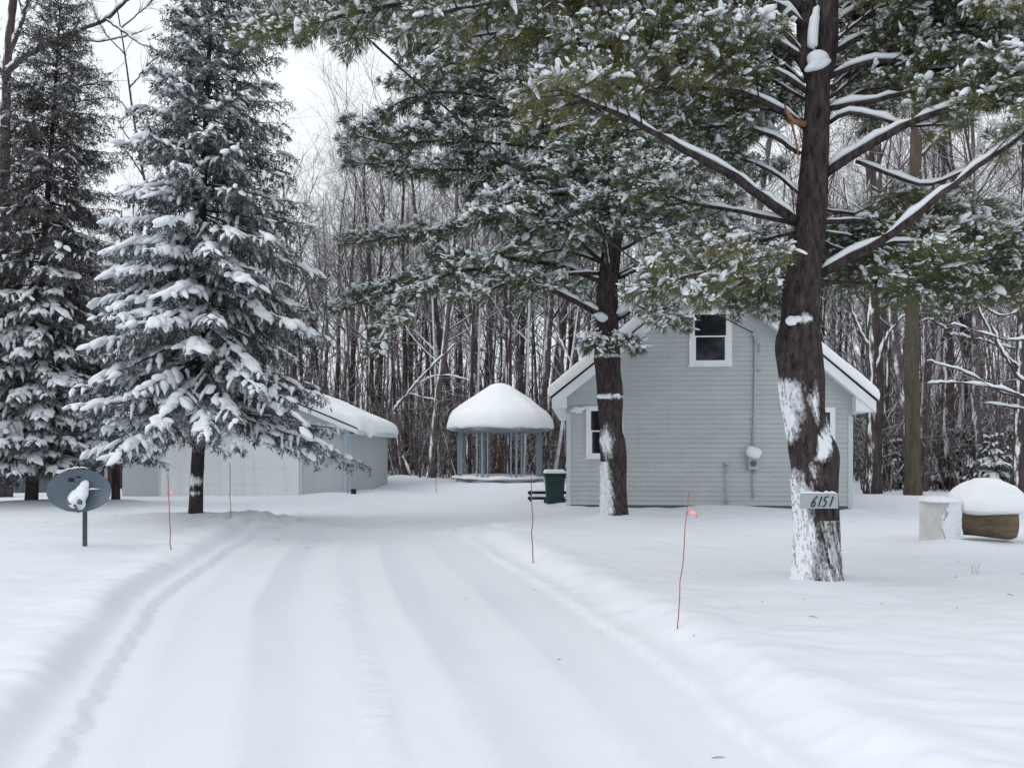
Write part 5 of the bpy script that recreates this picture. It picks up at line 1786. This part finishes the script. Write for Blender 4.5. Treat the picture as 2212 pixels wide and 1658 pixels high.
# ---- bare hardwoods
def hardwood(seed, H, r0, n_main=15, n_sub=6, n_tw=4, crown0=0.33, sides=(9, 4, 3), lean=0.03):
    r = np.random.default_rng(seed)
    T, C = MB(), MB()
    n = 14
    ts = np.linspace(0, 1, n)
    drift = r.normal(0, 0.10, (n, 3)).cumsum(0) * V(1, 1, 0) * H / 20
    drift -= drift[0]
    pts = np.stack([ts * H * lean * r.normal(0, 1), ts * H * lean * r.normal(0, 1), ts * H * 0.94], -1) + drift * ts[:, None]
    rad = r0 * (1 - ts) ** 0.75 + 0.012
    rad[0] *= 1.35
    pts0 = pts.copy()
    pts0[0, 2] -= 0.3
    tube(T, pts0, rad, sides[0], cap=False)

    def branch(p, d, L, r_, lev):
        m = 6 if lev == 0 else (4 if lev == 1 else 3)
        q = [p]
        dd = d.copy()
        for i in range(m - 1):
            dd = unit(dd + r.normal(0, 0.14, 3) + V(0, 0, 0.10 if lev < 2 else 0.03))
            q.append(q[-1] + dd * L / (m - 1))
        q = np.array(q)
        tube(C, q, np.linspace(r_, r_ * 0.35, m), sides[1] if lev == 0 else sides[2], cap=False)
        if lev == 2:
            return
        cnt = n_sub if lev == 0 else n_tw
        for k in range(cnt):
            t = r.uniform(0.25, 1.0)
            b_ = np.array([np.interp(t, np.linspace(0, 1, m), q[:, c]) for c in range(3)])
            dloc = unit(q[min(m - 1, int(t * (m - 1)) + 1)] - q[max(0, min(m - 2, int(t * (m - 1))))])
            sd = unit(np.cross(dloc, unit(r.normal(size=3))))
            a = r.uniform(0.45, 0.95)
            branch(b_, unit(dloc * math.cos(a) + sd * math.sin(a)), L * r.uniform(0.35, 0.6), r_ * 0.45, lev + 1)

    for k in range(n_main):
        t = crown0 + (1 - crown0) * ((k + r.uniform(0, 1)) / n_main)
        t = min(t, 0.985)
        p = np.array([np.interp(t, ts, pts[:, c]) for c in range(3)])
        a = r.uniform(0, 6.28)
        el = r.uniform(0.45, 1.0) + 0.25 * t
        d = unit(V(math.cos(a) * math.cos(el), math.sin(a) * math.cos(el), math.sin(el)))
        L = H * r.uniform(0.16, 0.30) * (1.15 - 0.7 * max(0, t - 0.4))
        branch(p, d, L, max(0.016, r0 * 0.33 * (1.05 - t) + 0.012), 0)
    # a few dead lower stubs
    for k in range(r.integers(2, 6)):
        t = r.uniform(0.06, crown0)
        p = np.array([np.interp(t, ts, pts[:, c]) for c in range(3)])
        a = r.uniform(0, 6.28)
        branch(p, unit(V(math.cos(a), math.sin(a), r.uniform(-0.1, 0.5))), r.uniform(0.8, 2.4), 0.02, 1)
    return T, C


protos = []
for k in range(11):
    H = [19, 21, 17, 22, 18, 20, 16, 21, 19, 15, 20][k]
    r0 = [0.15, 0.19, 0.11, 0.21, 0.13, 0.16, 0.10, 0.17, 0.20, 0.085, 0.14][k]
    T, C = hardwood(500 + k, H, r0, n_main=[16, 18, 13, 19, 14, 17, 11, 17, 18, 10, 15][k], n_sub=6, n_tw=5, crown0=[0.30, 0.38, 0.3, 0.4, 0.28, 0.36, 0.26, 0.33, 0.42, 0.22, 0.3][k])
    protos.append((T, C))
pm = []
for k, (T, C) in enumerate(protos):
    pm.append((T.mesh('hardwood_trunk', M['dark_bark'] if k % 3 == 1 else M['grey_bark'], True), C.mesh('hardwood_crown', M['twig'], True)))


def place_hardwood(k, x, y, rot, sc, label, group, name='bare_tree'):
    t = thing(name, label, 'tree', V(x, y, gz(x, y)), group)
    t.rotation_euler = (random.gauss(0, 0.035), random.gauss(0, 0.035), rot)
    th_ = random.choice((0.7, 0.85, 1.0, 1.15, 1.6)) * sc
    t.scale = (th_, th_, sc)
    for nm, me in (('trunk', pm[k][0]), ('crown', pm[k][1])):
        o = bpy.data.objects.new(nm, me)
        COL.objects.link(o)
        o.parent = t
    return t


def zone(px):
    if px < 640:
        return 'bare hardwood tree in the woods behind the snowy spruces', 'bare trees behind the spruces'
    if px < 1260:
        return 'bare hardwood tree in the woods behind the garage and gazebo', 'bare trees behind the gazebo'
    if px < 1830:
        return 'bare hardwood tree in the woods behind the grey house', 'bare trees behind the house'
    return 'bare hardwood tree in the woods right of the grey house', 'bare trees right of the house'


placed = []
rr = np.random.default_rng(77)
tries = 0
while len(placed) < 255 and tries < 6000:
    tries += 1
    d = rr.uniform(0, 1) ** 0.8 * 32 + 41
    px = rr.uniform(-120, 2330)
    if px > 1880:
        d = rr.uniform(32, 68)
    x = (px - CX) / FPX * d
    if 430 < px < 900 and d < 46:
        continue
    if any((x - a) ** 2 + (d - b_) ** 2 < 1.25 ** 2 for a, b_, _ in placed):
        continue
    placed.append((x, d, px))
for x, d, px in placed:
    k = int(rr.integers(0, 11))
    lab, grp = zone(px)
    sc = rr.uniform(0.85, 1.12)
    if px < 640:
        sc *= 0.8
    place_hardwood(k, x, d, rr.uniform(0, 6.28), sc, lab, grp)

# far wood behind: one mass
Tf, Cf = MB(), MB()
lows = [hardwood(700 + k, 15 + k, 0.15, n_main=11, n_sub=3, n_tw=2, crown0=0.25, sides=(5, 3, 3)) for k in range(4)]


def arr(mb):
    return np.concatenate(mb.v), np.concatenate(mb.q)


lows = [(arr(a), arr(b_)) for a, b_ in lows]
far = MB()
for k in range(230):
    d = rr.uniform(74, 125)
    px = rr.uniform(-200, 2400)
    x = (px - CX) / FPX * d
    a = rr.uniform(0, 6.28)
    R = np.array([[math.cos(a), -math.sin(a), 0], [math.sin(a), math.cos(a), 0], [0, 0, 1]]) * rr.uniform(0.85, 1.1)
    z0 = float(ground_z(np.array([x]), np.array([d]), False)[0])
    for v, q in lows[k % 4]:
        far.add(v @ R.T + V(x, d, z0), q)
for k in range(2600):
    d = rr.uniform(76, 118)
    x = (rr.uniform(-200, 2400) - CX) / FPX * d
    z0 = float(ground_z(np.array([x]), np.array([d]), False)[0])
    h = rr.uniform(2.5, 10)
    dv = unit(V(rr.normal(0, 0.12), rr.normal(0, 0.12), 1))
    p0 = V(x, d, z0 - 0.2)
    tube(far, [p0, p0 + dv * h * 0.5 + V(rr.normal(0, .1), 0, 0), p0 + dv * h], [0.05, 0.04, 0.012], 3, cap=False)
    for j in range(5):
        p = p0 + dv * h * rr.uniform(0.2, 1)
        tube(far, [p, p + V(rr.normal(0, 0.9), rr.normal(0, 0.6), rr.uniform(0, 1.0))], [0.018, 0.006], 3, cap=False)
fw_ = far.build('far_woods', M['twig'])
fw_['kind'] = 'stuff'
fw_['label'] = 'mass of bare hardwood trees far back in the woods'

# brush and saplings on the floor of the woods: one mass
br = MB()
for k in range(9500):
    d = rr.uniform(39, 78)
    px = rr.uniform(-150, 2350)
    if px > 1860:
        d = rr.uniform(31, 60)
    x = (px - CX) / FPX * d
    if -14.5 < x < -4.5 and d < 42:
        continue
    if -3.2 < x - gzx < 3.2 and d < 41:
        continue
    if 1.0 < x < 11 and d < 34:
        continue
    z0 = float(ground_z(np.array([x]), np.array([d]), False)[0])
    h = rr.uniform(1.0, 7.5) * rr.uniform(0.35, 1) if k % 10 else rr.uniform(5, 11)
    p0 = V(x, d, z0 - 0.1)
    dv = unit(V(rr.normal(0, 0.22), rr.normal(0, 0.2), 1))
    pts = [p0 + dv * h * t + V(rr.normal(0, 0.05), rr.normal(0, 0.05), 0) * t for t in (0, 0.35, 0.7, 1)]
    tube(br, pts, np.array([0.022, 0.016, 0.011, 0.004]) * (0.6 + h / 5), 3, cap=False)
    for j in range(int(rr.integers(2, 7))):
        t = rr.uniform(0.25, 1)
        p = p0 + dv * h * t
        e = unit(V(rr.normal(0, 1), rr.normal(0, 1), rr.uniform(0.0, 1.2))) * h * rr.uniform(0.15, 0.4)
        tube(br, [p, p + e * 0.5 + V(0, 0, 0.02), p + e], [0.010, 0.007, 0.003], 3, cap=False)
bo = br.build('understory_brush', M['twig'])
bo['kind'] = 'stuff'
bo['label'] = 'thin leafless brush and saplings on the floor of the woods'


# ---- single trees one can point to
def custom_tree(name, label, stem, r0, r1, mat, limbs=(), snow_on=True, n=10, twigs=0, seed=0):
    """stem and limbs are lists of points; limbs carry (points, r0, r1)"""
    r = np.random.default_rng(seed)
    root = thing(name, label, 'tree', stem[0])
    T = MB()
    p = resample(stem, 0.25)
    p[0, 2] -= 0.3
    rd = np.linspace(r0, r1, len(p))
    rd[:2] *= 1.15
    tube(T, p, rd * (1 + r.normal(0, 0.02, len(p))), n)
    T.build('trunk', mat, root)
    if limbs:
        for pts, a, b_ in limbs:
            C, S = MB(), MB()
            q = resample(pts, 0.12)
            q = q + r.normal(0, 0.012, q.shape)
            rq = np.linspace(a, b_, len(q))
            tube(C, q, rq, 6)
            if snow_on:
                i = 0
                while i < len(q) - 3:
                    ln = int(r.integers(6, 18))
                    sg_ = q[i:i + ln]
                    if len(sg_) > 3:
                        rq_ = rq[i:i + len(sg_)]
                        ridge(S, sg_ + V(0, 0, 1) * (rq_ * 0.7)[:, None], rq_ * 0.85 + 0.012, rq_ * 0.6 + 0.028, 8, 0.25)
                    i += ln
            for k in range(twigs):
                t = r.uniform(0.3, 1.0)
                b0 = q[int(t * (len(q) - 1))]
                dq = unit(q[-1] - q[0])
                e = unit(dq + r.normal(0, 0.55, 3)) * r.uniform(0.3, 1.3)
                tube(C, [b0, b0 + e * 0.5 + r.normal(0, 0.03, 3), b0 + e], [b_ * 0.7 + 0.004, b_ * 0.5 + 0.003, 0.003], 3, cap=False)
            lo_ = C.build('limb', mat, root)
            if snow_on and S.n:
                S.build('snow_ridge', M['snow'], lo_)
    return root


# thick straight trunk right of the house
d = 28.8
custom_tree('woodland_tree', 'thick straight olive-brown trunk standing right of the grey house', [P(1972, 1072, d), P(1971, 900, d), P(1970, 700, d), P(1975, 500, d), P(1980, 250, d), P(1985, 0, d), P(1985, -150, d)], 0.27, 0.13, M['olive_bark'],
            [([P(1972, 590, d), P(2010, 560, d - .4), P(2060, 520, d - 1)], 0.06, 0.015), ([P(1972, 480, d), P(1920, 430, d - .3), P(1880, 400, d - .5)], 0.06, 0.015), ([P(1978, 350, d), P(2050, 280, d), P(2120, 230, d)], 0.07, 0.015), ([P(1980, 250, d), P(1900, 170, d), P(1850, 100, d)], 0.06, 0.015)], twigs=6, seed=1)
d = 30.0
custom_tree('woodland_tree', 'dark knobbly trunk with snow clumps close behind the right house corner', [P(1885, 1064, d), P(1888, 950, d), P(1893, 820, d), P(1886, 700, d), P(1890, 560, d), P(1880, 350, d), P(1875, 100, d)], 0.30, 0.10, M['dark_bark'],
            [([P(1893, 800, d - .2), P(1915, 730, d - .3), P(1945, 690, d - .4), P(1970, 675, d - .4)], 0.05, 0.02), ([P(1890, 870, d - .2), P(1902, 840, d - .4)], 0.05, 0.02), ([P(1886, 770, d), P(1850, 700, d), P(1815, 600, d), P(1790, 520, d)], 0.06, 0.02), ([P(1890, 600, d), P(1840, 480, d), P(1820, 380, d)], 0.06, 0.02)], twigs=5, seed=2)
d = 33.0
custom_tree('woodland_tree', 'dark trunk with a snow-filled fork between the thick trunk and the right edge', [P(2045, 1054, d), P(2048, 900, d), P(2045, 720, d), P(2040, 600, d), P(2035, 400, d), P(2035, 150, d)], 0.26, 0.10, M['dark_bark'],
            [([P(2048, 712, d - .2), P(2020, 660, d - .4), P(1995, 605, d - .6)], 0.09, 0.04), ([P(2048, 712, d - .2), P(2062, 670, d - .4), P(2100, 645, d - .5)], 0.07, 0.02), ([P(2048, 715, d - .2), P(2010, 690, d - .5), P(1990, 695, d - .5)], 0.05, 0.02), ([P(2050, 720, d - .2), P(2120, 735, d - .8), P(2212, 760, d - 1.4)], 0.05, 0.025)], twigs=4, seed=3)
d = 29.5
custom_tree('woodland_tree', 'dark trunk cut off by the right edge of the picture', [P(2200, 1068, d), P(2203, 900, d), P(2208, 700, d), P(2215, 400, d), P(2215, 100, d)], 0.21, 0.09, M['dark_bark'],
            [([P(2205, 800, d), P(2150, 740, d - .4), P(2100, 640, d - .8)], 0.05, 0.015), ([P(2208, 640, d), P(2130, 560, d), P(2090, 470, d)], 0.06, 0.015)], twigs=5, seed=4)
# snowy limbs reaching in from the right
d = 19.0
custom_tree('woodland_tree', 'bare tree just outside the right edge reaching in with long snow-lined limbs', [P(2360, 1085, d), P(2350, 900, d), P(2345, 700, d), P(2340, 400, d), P(2345, 50, d)], 0.19, 0.07, M['dark_bark'],
            [([P(2352, 905, d), P(2270, 880, d - .3), P(2180, 845, d - .5), P(2090, 828, d - .6), P(2000, 826, d - .7)], 0.05, 0.014),
             ([P(2352, 890, d), P(2260, 868, d), P(2170, 850, d), P(2090, 806, d), P(2000, 778, d)], 0.045, 0.012),
             ([P(2354, 940, d), P(2270, 900, d + .3), P(2200, 882, d + .4), P(2115, 868, d + .4)], 0.04, 0.012),
             ([P(2348, 760, d), P(2280, 790, d), P(2215, 825, d), P(2165, 760, d), P(2140, 700, d)], 0.045, 0.02),
             ([P(2348, 720, d), P(2260, 722, d), P(2180, 735, d), P(2080, 705, d), P(2050, 702, d)], 0.04, 0.012),
             ([P(2346, 640, d), P(2240, 660, d + .4), P(2160, 680, d + .4), P(2090, 640, d + .4)], 0.04, 0.012)], twigs=3, seed=5)
# broken leaning snag behind the garage
d = 40.0
custom_tree('woodland_snag', 'broken snow-lined snag leaning behind the right end of the garage', [P(872, 1036, d), P(866, 990, d), P(858, 930, d), P(850, 890, d)], 0.10, 0.07, M['grey_bark'],
            [([P(850, 890, d), P(880, 850, d - .2), P(930, 795, d - .4), P(985, 742, d - .6)], 0.07, 0.03), ([P(880, 850, d), P(915, 858, d - .3), P(945, 865, d - .4)], 0.04, 0.015), ([P(905, 828, d), P(940, 812, d - .3), P(975, 812, d - .4), P(1010, 820, d - .5)], 0.035, 0.015), ([P(868, 985, d), P(880, 1010, d - .2), P(888, 1034, d - .3)], 0.06, 0.04)], seed=6)
# white birches
for k, (label, bx, by, tx, ty, d, r0) in enumerate((('white leaning birch stem between the gazebo and the house', 1196, 1036, 1213, 930, 39.0, 0.10), ('pale birch trunk standing left of the gazebo', 950, 1036, 940, 800, 44.0, 0.08),
                                                    ('slim white birch seen through the left side of the gazebo', 1028, 1036, 1034, 800, 43.0, 0.07), ('slim white birch behind the right posts of the gazebo', 1132, 1034, 1140, 780, 42.0, 0.07),
                                                    ('pale birch stem right of the thick straight trunk', 2064, 1050, 2085, 760, 37.0, 0.12), ('pale slim birch behind the pale block', 2003, 1052, 2016, 900, 34.0, 0.10))):
    s_ = (ty - by)
    stem = [P(bx, by, d), P(bx + (tx - bx) * 0.5, by + s_ * 0.5, d), P(tx, ty, d), P(tx + (tx - bx) * 1.2, by + s_ * 2.4, d), P(tx + (tx - bx) * 2.2, by + s_ * 3.6, d)]
    custom_tree('birch_tree', label, stem, r0, 0.025, M['birch'], [(([stem[3], stem[3] + V(rr.normal(0, .6), rr.normal(0, .6), 1.5)]), 0.03, 0.01), ([stem[2] + V(0, 0, 1), stem[2] + V(rr.normal(0, .8), 0, 2.2)], 0.03, 0.01)], twigs=7, seed=20 + k)
# left-edge hardwood with a long limb across the top corner
d = 27.0
custom_tree('woodland_tree', 'dark bare tree at the top left corner with one long snowy limb', [P(8, 1070, d), P(5, 700, d), P(10, 400, d), P(14, 170, d), P(22, 60, d), P(34, -60, d), P(40, -250, d)], 0.24, 0.09, M['dark_bark'],
            [([P(12, 160, d), P(60, 118, d - .4), P(120, 88, d - .8), P(180, 62, d - 1), P(228, 42, d - 1.2), P(265, 10, d - 1.4), P(310, -30, d - 1.5)], 0.10, 0.035),
             ([P(60, 122, d - .3), P(110, 90, d - .5), P(115, 84, d - .5)], 0.05, 0.03),
             ([P(228, 42, d - 1.2), P(265, 68, d - 1.4), P(300, 92, d - 1.5), P(345, 115, d - 1.6)], 0.035, 0.012),
             ([P(150, 74, d - .8), P(200, 90, d - 1), P(260, 82, d - 1.2), P(330, 60, d - 1.4)], 0.03, 0.008),
             ([P(18, 120, d), P(50, 40, d), P(70, -40, d)], 0.08, 0.03), ([P(14, 180, d), P(-20, 90, d), P(-40, 0, d)], 0.08, 0.03),
             ([P(10, 300, d), P(80, 230, d - .6), P(160, 190, d - 1), P(240, 175, d - 1.4)], 0.05, 0.01)], twigs=9, seed=9)
d = 31.0
custom_tree('woodland_tree', 'thin bare tree between the left spruces with fine drooping twigs', [P(300, 1050, d), P(305, 700, d), P(325, 430, d), P(310, 380, d), P(288, 250, d), P(270, 120, d), P(250, 0, d)], 0.10, 0.02, M['dark_bark'],
            [([P(310, 380, d), P(250, 300, d), P(180, 280, d)], 0.03, 0.008), ([P(300, 330, d), P(260, 262, d), P(330, 240, d), P(380, 245, d)], 0.03, 0.008), ([P(288, 250, d), P(230, 190, d), P(170, 160, d)], 0.03, 0.008),
             ([P(280, 190, d), P(330, 130, d), P(390, 100, d)], 0.03, 0.008), ([P(272, 120, d), P(220, 60, d), P(190, -20, d)], 0.03, 0.008), ([P(262, 60, d), P(320, 10, d), P(350, -40, d)], 0.03, 0.008)], snow_on=False, twigs=46, seed=10)
# beech sapling that kept its dead leaves
d = 42.5
sap = thing('beech_sapling', 'young beech with dead orange-brown leaves seen through the gazebo', 'tree', P(1075, 1035, d))
mb, lf = MB(), MB()
b_ = P(1075, 1040, d)
tube(mb, [b_, b_ + V(0.05, 0, 1.2), b_ + V(0, 0, 2.6)], [0.03, 0.02, 0.008], 5)
pp, dd_ = [], []
for k in range(40):
    z = rr.uniform(0.2, 2.3)
    a = rr.uniform(0, 6.28)
    ln = rr.uniform(0.3, 0.9) * (1.1 - z / 3)
    e = b_ + V(math.cos(a) * ln, math.sin(a) * ln, z + ln * 0.2)
    tube(mb, [b_ + V(0, 0, z), e], [0.008, 0.003], 3, cap=False)
    for j in range(7):
        pp.append(b_ + V(0, 0, z) * (1 - (j + 1) / 7) + (e - b_) * ((j + 1) / 7))
        dd_.append(V(math.cos(a), math.sin(a), -0.6))
needles(lf, pp, dd_, 4, 0.11, 0.055, 0.9, 0.05)
mb.build('trunk', M['grey_bark'], sap)
lf.build('leaves', M['leaf'], sap, smooth=False)
# fallen needles, bark and twig bits on the snow
mb = MB()
for k in range(30):
    if k < 20:
        x, y = 3.2 + rr.normal(0, 1.8), 9.0 + rr.normal(0, 1.9)
    elif k < 32:
        x, y = -6.3 + rr.normal(0, 1.8), 16.2 + rr.normal(0, 1.5)
    else:
        y = rr.uniform(4.5, 20)
        x = rr.uniform(-0.5, 0.45) * y
    a = rr.uniform(0, 3.14)
    ln = rr.uniform(0.012, 0.05) * (1.6 if y > 12 else 1)
    p = V(x, y, gz(x, y) + 0.004)
    dv = V(math.cos(a), math.sin(a), 0) * ln
    tube(mb, [p - dv, p + V(0, 0, 0.004), p + dv], [0.0018, 0.003, 0.0015], 3, cap=False)
db = mb.build('fallen_twigs', M['spruce_bark'])
db['kind'] = 'stuff'
db['label'] = 'scattered needles and twig bits lying on the snow'
# dried weed tops poking through on the right lawn
mb = MB()
for k in range(5):
    p = P(2098 + k * 5 + rr.normal(0, 3), 1262, 10.2 + rr.normal(0, .12))
    p[2] = gz(p[0], p[1]) - 0.02
    tube(mb, [p, p + V(rr.normal(0, .015), 0, 0.07), p + V(rr.normal(0.01, .03), 0, 0.15)], [0.0022, 0.0018, 0.001], 4)
wdd = mb.build('weed_stalks', M['pole'])
wdd['kind'] = 'stuff'
wdd['label'] = 'few dry grass stalks poking through the snow'

# ------------------------------------------------------------------ light, air, camera
w = bpy.data.worlds.new('World')
SC.world = w
w.use_nodes = True
nt = w.node_tree
bg = nt.nodes['Background']
sky = nt.nodes.new('ShaderNodeTexSky')
sky.sky_type = 'NISHITA'
sky.sun_disc = False
SUN_EL, SUN_AZ = math.radians(45), math.radians(-108)      # azimuth from +Y, negative to the left
sky.sun_elevation = SUN_EL
sky.sun_rotation = SUN_AZ
sky.air_density = 1.0
sky.dust_density = 4.0
# a full cover of cloud in front of that sky: pale grey with soft mottling
tc = nt.nodes.new('ShaderNodeTexCoord')
nz = nt.nodes.new('ShaderNodeTexNoise')
nz.inputs['Scale'].default_value = 2.2
nz.inputs['Detail'].default_value = 4
nt.links.new(tc.outputs['Generated'], nz.inputs['Vector'])
cr = nt.nodes.new('ShaderNodeValToRGB')
CL = 10.7
cr.color_ramp.elements[0].position, cr.color_ramp.elements[0].color = 0.3, (0.875, 0.935, 1.0, 1)
cr.color_ramp.elements[1].position, cr.color_ramp.elements[1].color = 0.7, (0.945, 0.975, 1.0, 1)
nt.links.new(nz.outputs['Fac'], cr.inputs[0])
sc_ = nt.nodes.new('ShaderNodeVectorMath')
sc_.operation = 'SCALE'
nt.links.new(cr.outputs[0], sc_.inputs[0])
sc_.inputs['Scale'].default_value = CL
mx = nt.nodes.new('ShaderNodeMix')
mx.data_type = 'RGBA'
mx.inputs['Factor'].default_value = 0.93
nt.links.new(sky.outputs[0], mx.inputs['A'])
nt.links.new(sc_.outputs[0], mx.inputs['B'])
nt.links.new(mx.outputs['Result'], bg.inputs['Color'])
bg.inputs['Strength'].default_value = 0.10
sl = bpy.data.lights.new('sun', 'SUN')
sl.energy = 0.75
sl.angle = math.radians(35)
sl.color = (1.0, 0.98, 0.95)
so = bpy.data.objects.new('sun', sl)
COL.objects.link(so)
dvec = V(math.sin(SUN_AZ) * math.cos(SUN_EL), math.cos(SUN_AZ) * math.cos(SUN_EL), math.sin(SUN_EL))
from mathutils import Vector
so.rotation_euler = Vector((-dvec[0], -dvec[1], -dvec[2])).to_track_quat('-Z', 'Y').to_euler()
so.location = (0, 0, 30)

cam = bpy.data.cameras.new('camera')
co = bpy.data.objects.new('camera', cam)
COL.objects.link(co)
co.location = (0, 0, EYE)
co.rotation_euler = (math.radians(90), 0, 0)
cam.sensor_width = 36
cam.sensor_fit = 'HORIZONTAL'
cam.lens = FPX / 2212 * 36
cam.shift_y = (HY - 829) / 2212
cam.clip_end = 2000
cam.clip_start = 0.1
SC.camera = co
SC.view_settings.view_transform = 'Standard'
SC.view_settings.look = 'None'
SC.view_settings.exposure = 0.08
SC.view_settings.gamma = 1
SC.cycles.use_denoising = True
SC.cycles.max_bounces = 6
SC.cycles.diffuse_bounces = 4
SC.cycles.glossy_bounces = 2
